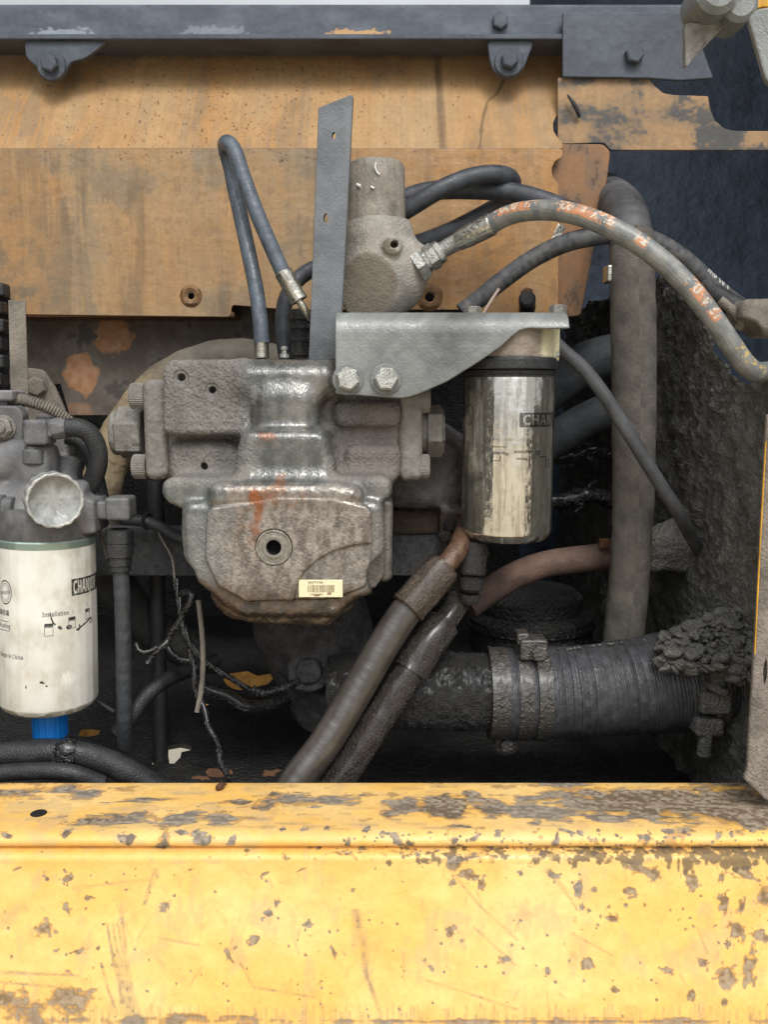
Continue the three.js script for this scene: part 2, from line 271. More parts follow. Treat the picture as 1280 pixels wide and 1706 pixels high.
function sdfMesh(f, lo, hi, cell, color) {
  const nx = Math.ceil((hi.x - lo.x) / cell) + 1, ny = Math.ceil((hi.y - lo.y) / cell) + 1, nz = Math.ceil((hi.z - lo.z) / cell) + 1;
  const D = new Float32Array(nx * ny * nz).fill(1), at = (i, j, k) => (k * ny + j) * nx + i, B = 6, rad = B * cell * 0.87 * 1.25 + 0.003;
  for (let k = 0; k < nz; k += B) for (let j = 0; j < ny; j += B) for (let i = 0; i < nx; i += B) {
    const c = f(lo.x + (i + B / 2) * cell, lo.y + (j + B / 2) * cell, lo.z + (k + B / 2) * cell), far = Math.abs(c) > rad;
    for (let kk = k; kk < Math.min(k + B, nz); kk++) for (let jj = j; jj < Math.min(j + B, ny); jj++) for (let ii = i; ii < Math.min(i + B, nx); ii++) D[at(ii, jj, kk)] = far ? c : f(lo.x + ii * cell, lo.y + jj * cell, lo.z + kk * cell);
  }
  const id = new Int32Array(nx * ny * nz).fill(-1), pos = [];
  for (let k = 0; k < nz - 1; k++) for (let j = 0; j < ny - 1; j++) for (let i = 0; i < nx - 1; i++) {
    let mask = 0; const v = []; for (let c = 0; c < 8; c++) { const d = D[at(i + (c & 1), j + (c >> 1 & 1), k + (c >> 2))]; v.push(d); if (d < 0) mask |= 1 << c; }
    if (mask === 0 || mask === 255) continue;
    let x = 0, y = 0, z = 0, n = 0;
    for (let a = 0; a < 8; a++) for (const bit of [1, 2, 4]) { const b = a | bit; if (b === a || ((mask >> a & 1) === (mask >> b & 1))) continue; const t = v[a] / (v[a] - v[b]); x += (a & 1) + (bit === 1 ? t : 0); y += (a >> 1 & 1) + (bit === 2 ? t : 0); z += (a >> 2) + (bit === 4 ? t : 0); n++; }
    id[at(i, j, k)] = pos.length / 3; pos.push(lo.x + (i + x / n) * cell, lo.y + (j + y / n) * cell, lo.z + (k + z / n) * cell);
  }
  const idx = [];
  for (let k = 1; k < nz - 1; k++) for (let j = 1; j < ny - 1; j++) for (let i = 1; i < nx - 1; i++) {
    const s = D[at(i, j, k)] < 0;
    const quad = (a, b, c, d, flip) => { if (a < 0 || b < 0 || c < 0 || d < 0) return; flip ? idx.push(a, c, b, a, d, c) : idx.push(a, b, c, a, c, d); };
    if (s !== (D[at(i + 1, j, k)] < 0)) quad(id[at(i, j - 1, k - 1)], id[at(i, j, k - 1)], id[at(i, j, k)], id[at(i, j - 1, k)], !s);
    if (s !== (D[at(i, j + 1, k)] < 0)) quad(id[at(i - 1, j, k - 1)], id[at(i - 1, j, k)], id[at(i, j, k)], id[at(i, j, k - 1)], !s);
    if (s !== (D[at(i, j, k + 1)] < 0)) quad(id[at(i - 1, j - 1, k)], id[at(i, j - 1, k)], id[at(i, j, k)], id[at(i - 1, j, k)], !s);
  }
  const N = pos.length / 3, nor = new Float32Array(N * 3), uv = new Float32Array(N * 2), col = color ? new Float32Array(N * 3) : null, e = cell * 0.6;
  for (let i = 0; i < N; i++) {
    const x = pos[3 * i], y = pos[3 * i + 1], z = pos[3 * i + 2];
    const gx = f(x + e, y, z) - f(x - e, y, z), gy = f(x, y + e, z) - f(x, y - e, z), gz = f(x, y, z + e) - f(x, y, z - e), l = Math.hypot(gx, gy, gz) || 1;
    nor[3 * i] = gx / l; nor[3 * i + 1] = gy / l; nor[3 * i + 2] = gz / l;
    uv[2 * i] = x + 0.6 * z; uv[2 * i + 1] = y + 0.6 * z;
    if (color) col.set(color(x, y, z, gx / l, gy / l, gz / l), 3 * i);
  }
  const g = new THREE.BufferGeometry();
  g.setAttribute('position', new THREE.Float32BufferAttribute(pos, 3)); g.setAttribute('normal', new THREE.BufferAttribute(nor, 3)); g.setAttribute('uv', new THREE.BufferAttribute(uv, 2));
  if (col) g.setAttribute('color', new THREE.BufferAttribute(col, 3));
  let agree = 0;                                                   // faces wind the way their normals point
  for (let i = 0; i < idx.length; i += 3 * 97) { const a = V3().fromArray(pos, 3 * idx[i]), b = V3().fromArray(pos, 3 * idx[i + 1]), c = V3().fromArray(pos, 3 * idx[i + 2]); agree += Math.sign(b.sub(a).cross(c.sub(a)).dot(V3().fromArray(nor, 3 * idx[i]))); }
  if (agree < 0) for (let i = 0; i < idx.length; i += 3) { const t = idx[i + 1]; idx[i + 1] = idx[i + 2]; idx[i + 2] = t; }
  g.setIndex(idx); return g;
}
// ================================================================== the setting: ground, engine bay shell
const ZS0 = 0.10;                                                   // back edge of the sill
const SILLY = P(640, 1303, ZS0).y;
struct('ground', new THREE.PlaneGeometry(240, 240).rotateX(-Math.PI / 2), mat([216, 204, 180], { rough: 0.95, mottle: 1.5 }), 'pale sandy ground glimpsed through gaps low in the engine bay', 'ground');

const BAY = { l: -0.95, r: 0.46, b: -0.98, floor: SILLY - 0.10, roof: P(640, 10, -0.30).y };
{ // floor of the bay with the two torn openings
  const sh = new THREE.Shape([[BAY.l, BAY.b], [BAY.r + 0.03, BAY.b], [BAY.r + 0.03, 0.09], [BAY.l, 0.09]].map(([x, z]) => new THREE.Vector2(x, -z)));
  const cut = (pts) => sh.holes.push(new THREE.Path(pts.map(([x, y]) => { const q = onY(x, y, BAY.floor); return new THREE.Vector2(q.x, -q.z); })));
  cut([[278, 1243], [300, 1239], [320, 1243], [319, 1249], [302, 1253], [300, 1262], [290, 1272], [282, 1272]]);
  cut([[262, 1258], [263, 1274], [250, 1273], [254, 1264]]);
  const g = new THREE.ExtrudeGeometry(sh, { depth: 0.006, bevelEnabled: false }); g.rotateX(-Math.PI / 2); g.translate(0, BAY.floor - 0.006, 0);
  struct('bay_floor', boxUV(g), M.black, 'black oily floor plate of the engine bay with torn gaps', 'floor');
}
{ // back and left walls and the deck over the bay
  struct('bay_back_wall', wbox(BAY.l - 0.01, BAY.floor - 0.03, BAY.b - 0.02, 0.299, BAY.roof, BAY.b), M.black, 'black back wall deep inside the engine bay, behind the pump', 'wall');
  struct('cavity_back_wall', wbox(0.3, BAY.floor - 0.03, BAY.b - 0.02, 0.86, BAY.roof + 0.32, BAY.b), M.navy, 'back wall deep behind the standing pipe, coloured blue for haze', 'wall');
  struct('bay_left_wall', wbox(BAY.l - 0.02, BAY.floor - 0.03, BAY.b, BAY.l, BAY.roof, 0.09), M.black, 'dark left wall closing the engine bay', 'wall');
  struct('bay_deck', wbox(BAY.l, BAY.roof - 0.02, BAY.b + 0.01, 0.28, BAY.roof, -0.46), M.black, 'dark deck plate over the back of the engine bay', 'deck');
  struct('bay_far_wall', wbox(0.84, 1.0, BAY.b + 0.003, 0.86, BAY.roof + 0.32, 0.12), M.navy, 'wall of the cavity at upper right of the engine bay, coloured blue for haze', 'wall');
}
{ // right wall, caked in mud: a real uneven sheet
  const nz = 300, ny = 340, pos = [], uv = [], idx = [];
  const z0 = 0.14, z1 = BAY.b + 0.005, y0 = BAY.floor, y1 = P(1230, 640, 0.12).y, yBack = P(1150, 450, -0.3).y;
  for (let j = 0; j <= ny; j++) for (let i = 0; i <= nz; i++) {
    const z = lerp(z0, z1, (i / nz) ** 1.25), y = lerp(y0, lerp(y1, yBack, sstep(0.0, -0.35, z)) + 0.01 * fbm(z * 20, 3, 1, 3), j / ny);
    const k = fbm(z * 55, y * 55, 2, 5) * 0.008 + Math.max(0, fbm(z * 160, y * 160, 7, 3)) * 0.006;
    pos.push(0.398 - 0.012 * sstep(-0.1, -0.5, z) - k - 0.012 * sstep(SILLY + 0.24, SILLY + 0.02, y) * (0.6 + fbm(z * 30, y * 30, 4)), y, z); uv.push(z, y);
  }
  for (let j = 0; j < ny; j++) for (let i = 0; i < nz; i++) { const a = j * (nz + 1) + i; idx.push(a, a + nz + 1, a + 1, a + 1, a + nz + 1, a + nz + 2); }
  const g = new THREE.BufferGeometry(); g.setAttribute('position', new THREE.Float32BufferAttribute(pos, 3)); g.setAttribute('uv', new THREE.Float32BufferAttribute(uv, 2)); g.setIndex(idx); g.computeVertexNormals();
  struct('bay_side_wall', g, M.mud, 'dark side wall on the right of the bay, caked with rough dried mud', 'wall');
  struct('bay_side_backing', wbox(0.42, y0, z1, 0.45, y1, 0.06), M.black, 'dark steel sheet behind the mud caked side wall', 'wall');
}

// ================================================================== yellow sill along the bottom
{
  const Y = SILLY, F1 = onY(640, 1384, Y), zf = F1.z;               // where the top begins to roll over
  const bot = P(640, 1760, zf + 0.05), prof = [[ZS0 + 0.001, Y - 0.11], [ZS0, Y - 0.002], [ZS0 + 0.002, Y], [zf - 0.004, Y]];
  const yg = P(640, 1418, zf + 0.009).y, R = (Y - yg) / 2;
  for (let i = 1; i <= 12; i++) { const a = Math.PI / 2 - i / 12 * Math.PI * 0.93; prof.push([zf - 0.004 + Math.cos(a) * 0.012, Y - R + Math.sin(a) * R]); }
  const zg = zf + 0.004; prof.push([zg, yg - 0.0015]);
  for (let i = 0; i <= 6; i++) { const a = Math.PI / 2 - i / 6 * Math.PI / 2; prof.push([zg + 0.003 + Math.cos(a) * 0.006, yg - 0.008 + Math.sin(a) * 0.006]); }
  prof.push([zg + 0.0095, yg - 0.014], [zg + 0.05, bot.y - 0.02], [zg + 0.05, bot.y - 0.06]);
  const x0 = -0.62, x1 = 0.62, acc = [0]; for (let i = 1; i < prof.length; i++) acc.push(acc[i - 1] + Math.hypot(prof[i][0] - prof[i - 1][0], prof[i][1] - prof[i - 1][1]));
  const total = acc.at(-1), pos = [], uv = [], idx = [], nx = 240;
  const dent = (x, s) => 0.0016 * fbm(x * 7, s * 9, 3, 3) + 0.0004 * fbm(x * 40, s * 40, 5, 2);
  // finer rows along the profile
  const rows = []; for (let i = 0; i < prof.length - 1; i++) { const k = Math.max(1, Math.ceil((acc[i + 1] - acc[i]) / 0.008)); for (let j = 0; j < k; j++) rows.push([lerp(prof[i][0], prof[i + 1][0], j / k), lerp(prof[i][1], prof[i + 1][1], j / k), lerp(acc[i], acc[i + 1], j / k)]); } rows.push([...prof.at(-1), total]);
  for (const [z, y, s] of rows) for (let i = 0; i <= nx; i++) { const x = lerp(x0, x1, i / nx), d = s > 0.12 ? dent(x, s) : 0; pos.push(x, y + d * 0.6, z + d); uv.push(i / nx, s / total); }
  for (let j = 0; j < rows.length - 1; j++) for (let i = 0; i < nx; i++) { const a = j * (nx + 1) + i; idx.push(a, a + nx + 1, a + 1, a + 1, a + nx + 1, a + nx + 2); }
  const g = new THREE.BufferGeometry(); g.setAttribute('position', new THREE.Float32BufferAttribute(pos, 3)); g.setAttribute('uv', new THREE.Float32BufferAttribute(uv, 2)); g.setIndex(idx); g.computeVertexNormals();
  // ---- paint, chips and scratches, placed on the surface in (x, s) metres
  const iTop = 2, sTop = acc[iTop], sFront = acc[prof.length - 3], zFr = prof.at(-3)[0], yFr = prof.at(-3)[1], zBo = prof.at(-2)[0], yBo = prof.at(-2)[1];
  const nF = V3(0, zBo - zFr, yFr - yBo).normalize(), oF = V3(0, yFr, zFr);
  const sOf = (px, py) => {
    if (py <= 1384) { const q = onY(px, py, Y); return [q.x, sTop + q.z - prof[iTop][0]]; }
    const q = onPlane(px, py, oF, nF);
    if (py >= 1432) return [q.x, sFront + Math.hypot(q.z - zFr, q.y - yFr)];
    return [q.x, lerp(acc[3], sFront, (py - 1384) / 48)];
  };
  const W = 2048, H = 1024, chip = new Float32Array(W * H), grime = new Float32Array(W * H);
  const scr = new Float32Array(W * H);
  const put = (field, px, py, rx, ry = rx, rot = 0, k = 1) => {     // a blob of bare or dirty metal
    const [x, s] = sOf(px, py), [xa] = sOf(px + rx, py), ry2 = Math.abs(sOf(px, py + ry)[1] - sOf(px, py - ry)[1]) / 2, ax = Math.max(0.0012, Math.abs(xa - x)), ay = Math.max(0.0012, ry2), m = Math.max(ax, ay) * 2.1, c = Math.cos(rot), sn = Math.sin(rot);
    for (let j = Math.max(0, Math.floor((s - m) / total * H)); j <= Math.min(H - 1, (s + m) / total * H); j++) for (let i = Math.max(0, Math.floor((x - m - x0) / (x1 - x0) * W)); i <= Math.min(W - 1, (x + m - x0) / (x1 - x0) * W); i++) {
      const dx = (i + 0.5) / W * (x1 - x0) + x0 - x, ds = (j + 0.5) / H * total - s, u = (dx * c + ds * sn) / ax, v = (-dx * sn + ds * c) / ay, d = Math.hypot(u, v) * (1 + 0.85 * fbm(u * 1.6 + px, v * 1.6 + py, 3, 4)), a = k * clamp(1.35 - d, 0, 1);
      field[j * W + i] = Math.max(field[j * W + i], a);
    }
  };
  const line = (field, pts, w, k = 1, w1 = w) => { for (let i = 0; i < pts.length - 1; i++) { const L = Math.hypot(pts[i + 1][0] - pts[i][0], pts[i + 1][1] - pts[i][1]), n = Math.ceil(L / 1.5); for (let j = 0; j <= n; j++) { const t = j / n; put(field, lerp(pts[i][0], pts[i + 1][0], t), lerp(pts[i][1], pts[i + 1][1], t), lerp(w, w1, (i + t) / (pts.length - 1)), 2.2, 0, k * (0.85 + 0.3 * noise(i * 7 + j * 0.09, pts[0][0]))); } } };
  // bare grey steel on the top
  for (const a of [[1100, 1338, 190, 27], [1225, 1343, 110, 32], [1010, 1336, 120, 20], [900, 1330, 60, 9], [1010, 1362, 60, 8], [905, 1352, 60, 14], [820, 1345, 50, 18], [740, 1345, 70, 22], [675, 1340, 45, 18], [560, 1332, 50, 9], [490, 1334, 60, 12], [450, 1337, 20, 14]]) put(chip, ...a, 0, a[0] > 950 ? 1 : 0.82);
  for (const a of [[80, 1316, 110, 9], [30, 1326, 60, 8], [150, 1322, 40, 8]]) put(chip, ...a, 0, 0.62);
  for (const a of [[180, 1366, 60, 9], [225, 1360, 20, 9], [300, 1362, 34, 12], [370, 1362, 44, 9], [255, 1332, 62, 4], [400, 1336, 26, 5]]) put(chip, ...a, -0.05, 0.85);
  for (const a of [[765, 1376, 20, 3]]) put(chip, ...a, 0.1, 1);
  // chips on the roll
  for (const a of [[270, 1402, 12, 14], [330, 1392, 14, 6], [345, 1396, 8, 6], [300, 1388, 12, 4], [215, 1396, 7, 6], [205, 1394, 9, 3], [470, 1381, 4, 3], [505, 1385, 5, 4], [545, 1379, 4, 3], [580, 1399, 4, 4], [530, 1411, 6, 4], [610, 1385, 5, 6], [385, 1398, 6, 5], [10, 1392, 14, 3], [945, 1384, 14, 4], [1110, 1384, 9, 5], [1080, 1394, 10, 4], [1001, 1386, 5, 4], [928, 1395, 4, 8], [1200, 1392, 5, 4], [1260, 1388, 8, 4], [107, 1390, 7, 7]]) put(chip, ...a, 0.3, 1);
  // chips on the front
  for (const a of [[1072, 1445, 24, 15], [1092, 1458, 9, 12], [1243, 1456, 20, 22], [1153, 1468, 10, 13], [1272, 1492, 14, 28], [1206, 1506, 9, 14], [1229, 1548, 11, 16], [1236, 1512, 6, 16], [1268, 1560, 12, 9], [1203, 1497, 7, 7], [1212, 1628, 19, 19], [1247, 1612, 13, 24], [1171, 1602, 9, 6], [1153, 1656, 9, 11], [1206, 1670, 8, 8], [1048, 1484, 11, 7], [965, 1480, 8, 17], [990, 1483, 7, 7], [868, 1455, 5, 5], [775, 1440, 15, 14], [760, 1428, 16, 5], [802, 1475, 5, 9], [754, 1471, 6, 7], [918, 1437, 12, 12], [980, 1606, 11, 9], [912, 1618, 5, 7], [1115, 1618, 10, 7], [1022, 1530, 9, 5], [750, 1550, 6, 8], [1024, 1650, 6, 5], [1203, 1462, 5, 9], [1213, 1574, 4, 5], [1043, 1508, 4, 4], [1075, 1508, 3, 4], [970, 1511, 5, 6], [982, 1517, 5, 3], [840, 1598, 7, 5]]) put(chip, ...a, 0.25, 0.95);
  for (const a of [[28, 1447, 9, 7], [78, 1464, 5, 4], [115, 1462, 9, 5], [145, 1497, 7, 6], [110, 1512, 6, 10], [316, 1445, 7, 6], [272, 1512, 6, 6], [425, 1566, 9, 7], [447, 1522, 8, 6], [513, 1540, 6, 6], [555, 1584, 4, 11], [380, 1590, 4, 12], [132, 1584, 11, 4], [93, 1584, 8, 2.5], [440, 1438, 9, 8], [588, 1483, 4, 4], [460, 1505, 5, 6], [500, 1450, 13, 16]]) put(chip, ...a, -0.4, a[0] === 500 ? 0.6 : 0.9);
  line(scr, [[262, 1434], [254, 1458], [240, 1506]], 3.2, 1.2); line(scr, [[592, 1516], [598, 1545], [606, 1575], [610, 1620], [620, 1650], [632, 1685]], 9, 1.05, 3);
  for (let i = 0; i < 9; i++) line(scr, [[178 + i * 3, 1540 + (i % 3) * 22], [188 + i * 3, 1600], [200 + i * 2.4, 1650], [204 + i * 4, 1700]], 1.6, 0.9, 4); line(scr, [[200, 1504], [206, 1560], [212, 1640]], 3, 0.9, 5); line(scr, [[168, 1606], [180, 1650], [195, 1690]], 2.5, 0.9);
  const thin = (pts, k = 0.8) => line(scr, pts, 1.0, k);
  for (const a of [[[750, 1450], [800, 1510], [862, 1566]], [[790, 1545], [850, 1600]], [[955, 1556], [1020, 1592]], [[910, 1440], [940, 1480], [962, 1516]], [[905, 1442], [948, 1495]], [[700, 1630], [780, 1655], [862, 1682]], [[400, 1604], [422, 1645], [525, 1662]], [[0, 1622], [110, 1625]], [[265, 1563], [330, 1575]], [[1040, 1430], [1085, 1424]], [[930, 1402], [905, 1420]], [[250, 1465], [120, 1480]]]) thin(a);
  for (const a of [[[0, 1619], [130, 1626]], [[0, 1637], [110, 1646]]]) line(scr, a, 2.4, 1);
  put(chip, 110, 1668, 60, 26, 0, 0.62); put(chip, 30, 1690, 60, 30, 0, 0.62); put(chip, 75, 1546, 15, 12, 0, 0.5); put(chip, 900, 1702, 600, 5, 0, 0.6); put(chip, 280, 1700, 160, 12, 0, 0.62);
  const r = rng(11); { const r2 = rng(29); for (let i = 0; i < 60; i++) { const px = r2() * 1280, py = 1440 + r2() * 250, L = 8 + 40 * r2() ** 2, a = 0.6 + 1.6 * r2(); line(scr, [[px, py], [px + L * Math.cos(a), py + L * Math.sin(a)]], 0.8, 0.3 + 0.4 * r2()); } for (let i = 0; i < 70; i++) put(scr, r2() * 1280, 1440 + r2() * 260, 3 + 9 * r2(), 3 + 12 * r2(), r2() * 3, 0.25 + 0.2 * r2()); for (let i = 0; i < 240; i++) { const px = r2() * 1290, L = 8 + 26 * r2(); line(scr, [[px, 1706 - L], [px + 3 * (r2() - 0.5), 1712]], 1.6, 0.5 + 0.4 * r2()); } for (let i = 0; i < 130; i++) { const px = r2() * 1290, py = 1308 + 72 * r2(), L = 10 + 50 * r2(); line(scr, [[px, py], [px + L, py + 3 * (r2() - 0.5)]], 0.9, 0.3 + 0.5 * r2()); } }
  for (let i = 0; i < 230; i++) { const px = r() * 1300 - 10, py = 1436 + r() * 280, q = 0.8 + 2.2 * r() ** 4; put(chip, px, py, q, q * (0.6 + r()), r() * 3, 0.35 + 0.6 * r()); }
  for (let i = 0; i < 260; i++) { const px = 560 + r() * 740, py = 1386 + r() * 36, q = 0.8 + 3 * r() ** 3; put(chip, px, py, q * 1.6, q, r() * 3, 0.5 + 0.5 * r()); }
  // dirt packed along the groove
  for (let i = 0; i < 520; i++) { const px = r() * 1290, k = px / 1280, py = 1420 + (r() - 0.5) * (7 + 18 * k * r()); if (r() < 0.2 + 0.9 * k) put(grime, px, py, 4 + 12 * r() * k, 2 + 6 * k * r(), 0, 0.35 + 0.6 * k); }
  const paint = rgb(234, 184, 98), pale = rgb(238, 198, 126), steel = rgb(112, 106, 98), steel2 = rgb(156, 144, 126), earth = rgb(96, 82, 62), rusty = rgb(140, 92, 50);
  const wear = new Float32Array(W * H);
  const map = dataTex(W, H, (u, v) => {
    const i = Math.min(W - 1, u * W | 0), j = Math.min(H - 1, v * H | 0), x = lerp(x0, x1, u), s = v * total, k = j * W + i;
    const n1 = fbm(x * 60, s * 90, 1, 5), n2 = fbm(x * 14, s * 20, 6, 4), n3 = fbm(x * 260, s * 300, 3, 3), str = fbm(x * 26 + s * 20, s * 260, 8, 3);
    const top = s < sFront - 0.004;
    let c = mix3(paint, pale, clamp(0.45 + n2 * 1.3 + n1 * 0.3));
    c = mix3(c, rgb(206, 166, 118), 0.5 * sstep(0.12, 0.5, fbm(x * 46, s * 30, 12, 5) + 0.35 * fbm(x * 200, s * 60, 14, 3)));
    c = c.map((q) => q * (1 + 0.1 * n3 + 0.1 * n1));
    if (top) c = mix3(c, rgb(196, 166, 116), clamp(0.2 + n1 * 1.2 + str * 0.5, 0, 0.6) * (x < -0.1 ? 1 : 0.55));
    const a = sstep(0.38, 0.56, chip[k] + 0.62 * n1 + 0.35 * (top ? str : n3) * (chip[k] > 0.02 ? 1 : 0) - (chip[k] > 0.02 ? 0 : 1));
    const rim = sstep(0.2, 0.4, chip[k] + 0.62 * n1 + 0.3 * n3) * (chip[k] > 0.03 ? 1 : 0);
    c = mix3(c, rusty, 0.55 * rim);
    c = mix3(c, mix3(mix3(rgb(92, 80, 66), steel, clamp(0.5 + 3 * n2)), steel2, clamp(0.4 + 1.6 * n3 + (top ? str : 0))), a * (top ? 0.92 : 0.72 + 0.2 * clamp(n2 * 3)));
    const gm = sstep(0.35, 0.7, grime[k] + 0.7 * n1 + 0.2 * n3) * (grime[k] > 0.02 ? 1 : 0);
    c = mix3(c, earth, gm * 0.85);
    const sc = clamp(scr[k] * (0.75 + 0.9 * n3 + 0.5 * n1)); c = mix3(c, mix3(rgb(120, 100, 78), rgb(150, 132, 108), clamp(0.5 + n1)), 0.75 * sc);
    wear[k] = Math.max(a, gm, sc * 0.6);
    return c;
  });
  const bump = dataTex(1024, 512, (u, v) => { const k = Math.min(H - 1, v * H | 0) * W + Math.min(W - 1, u * W | 0), x = lerp(x0, x1, u), s = v * total; return clamp(0.75 - 0.35 * wear[k] + 0.3 * fbm(x * 40, s * 40, 2, 4) + 0.12 * fbm(x * 300, s * 300, 2, 2)); }, false);
  const rm = dataTex(1024, 512, (u, v) => { const k = Math.min(H - 1, v * H | 0) * W + Math.min(W - 1, u * W | 0), x = lerp(x0, x1, u), s = v * total; return clamp(0.5 + 0.28 * wear[k] + 0.3 * fbm(x * 20, s * 30, 9, 4)); }, false);
  const m = new THREE.MeshPhysicalMaterial({ map, bumpMap: bump, bumpScale: 0.0009, roughnessMap: rm, roughness: 1 });
  const t = thing('sill_beam', 'chipped yellow painted steel sill across the bottom of the engine bay opening', 'sill', V3(0, bot.y, zf));
  part(t, 'sill_plate', g, m);
  const h = onY(64, 1355, Y); part(t, 'drain_hole', rod(V3(h.x, Y - 0.003, h.z), V3(h.x, Y + 0.0006, h.z), 0.0075, 0.0004), M.hole);
  single('mud_crumb', 'small brown crumb of dirt lying on the back edge of the yellow sill', 'dirt', tube([onY(361, 1314, Y + 0.003), onY(368, 1309, Y + 0.004), onY(378, 1306, Y + 0.003)], (q) => 0.0034 * (0.7 + 0.4 * Math.sin(q * 5)), { rough: 0.0012, freq: 300, radial: 10 }), mat([104, 66, 44], { rough: 0.9, mottle: 0.03 }));
}

// ================================================================== post on the right
{
  const t = thing('corner_post', 'dusty grey brown corner post with a thin yellow edge, right of the mud wall', 'post', P(1262, 1300, 0.17));
  const z = 0.165, a = P(1262, 1312, z), b = P(1279, 735, z);
  const g = plate(V3(0, 1.3, z), V3(0, 0, 1), rounded([[1279, 690], [1500, 690], [1500, 1330], [1278, 1335], [1262, 1318], [1240, 1298], [1246, 1284], [1262, 1020]], 6), 0.006, 0.002, [[1276, 1118, 7, 26]]);
  part(t, 'post_face', boxUV(g), M.postDirt);
  part(t, 'edge_strip', tube([P(1277, 735, z + 0.001), P(1268, 900, z + 0.001), P(1258.5, 1090, z + 0.001)], 0.0007, { radial: 8 }), M.yellow, 'bright yellow paint showing along the inner edge');
  part(t, 'post_flange', wbox(a.x + 0.03, a.y, 0.1, a.x + 0.05, b.y, z - 0.008, 0.003), M.postDirt);
}

// ================================================================== top beam with lugs
{
  const z = -0.30, yt = P(640, 6, z).y, yb = P(640, 70, z).y, xr = P(1140, 50, z).x;
  const t = thing('top_beam', 'grey steel beam tinted blue for haze along the top of the engine bay under a strip of sky', 'beam', V3(0, yb, z));
  const map = dataTex(1024, 64, (u, v) => {
    const x = lerp(-0.7, xr, u), px = 640 + x / S(z), py = lerp(70, 6, v), n = fbm(x * 30, v * 3, 1, 5), f = fbm(x * 160, v * 14, 5, 3);
    let c = mix3(rgb(74, 81, 92), rgb(94, 101, 112), clamp(0.5 + n * 1.3));  // steel grey with the blue of the haze mixed in
    const patch = (cx, cy, rx, ry) => sstep(1.15, 0.75, Math.hypot((px - cx) / rx, (py - cy) / ry) + f * 0.9);
    c = mix3(c, rgb(158, 164, 172), 0.8 * patch(138, 58, 46, 11)); c = mix3(c, rgb(150, 156, 166), 0.55 * patch(375, 54, 50, 11));
    c = mix3(c, rgb(206, 162, 110), 0.9 * patch(598, 56, 46, 7)); c = mix3(c, rgb(140, 140, 142), 0.5 * patch(1000, 50, 60, 22));
    return c.map((q) => q * (1 + 0.25 * f));
  });
  const g = new RoundedBoxGeometry(xr + 0.7, yt - yb, 0.05, 3, 0.004); g.translate((xr - 0.7) / 2, (yt + yb) / 2, z - 0.025);
  const p = g.attributes.position, uv = g.attributes.uv; for (let i = 0; i < p.count; i++) uv.setXY(i, (p.getX(i) + 0.7) / (xr + 0.7), (p.getY(i) - yb) / (yt - yb));
  part(t, 'beam_web', g, mat(null, { map, rough: 0.6, bump: null }));
  part(t, 'lower_lip', wbox(-0.7, yb - 0.001, z - 0.045, xr, yb + 0.006, z + 0.012, 0.002), M.beam);
  for (const [x, y, k] of [[86, 112, 1], [848, 106, 2]]) {
    const out = k === 1 ? [[40, 66], [176, 66], [176, 70], [160, 84], [140, 98], [116, 103], [110, 118], [98, 133], [80, 135], [66, 128], [62, 112], [42, 96]] : [[812, 66], [888, 66], [888, 76], [880, 96], [872, 118], [855, 131], [835, 129], [821, 116], [816, 98]];
    const l = part(t, 'lug', boxUV(plate(V3(0, 2, z + 0.006), V3(0, 0, 1), rounded(out, 10), 0.008, 0.0015)), M.beam);
    const c = P(x, y - 2, z + 0.0065);
    const wsh = part(l, 'washer', rod(c, c.clone().add(V3(0, 0, 0.004)), 0.019, 0.001), M.beam);
    part(l, 'bolt_head', hex(c.clone().add(V3(0, 0, 0.004)), c.clone().add(V3(0, 0, 0.014)), 0.0115, 0.2), M.beam);
  }
  for (const [x, y] of [[995, 42], [833, 38]]) { const c = P(x, y, z); part(t, 'bolt_head', merge([hex(c, c.clone().add(V3(0, 0, 0.009)), 0.011, 0.1)]), M.beam); }
}
{ // darker panel under the beam on the right
  const z = -0.285, n = V3(0, 0, 1);
  single('bay_panel', 'grey panel tinted blue for haze below the right end of the top beam', 'panel', boxUV(plate(V3(0, 2, z), n, rounded([[938, 20], [1150, 20], [1190, 130], [1135, 134], [1080, 130], [938, 128]], 4), 0.006, 0.0015)), M.beam);
  const c = P(1056, 93, z); single('panel_bolt', 'dull bolt head on the haze tinted grey panel', 'bolt', hex(c, c.clone().add(V3(0, 0, 0.011)), 0.0125, 0.3), M.beam);
}

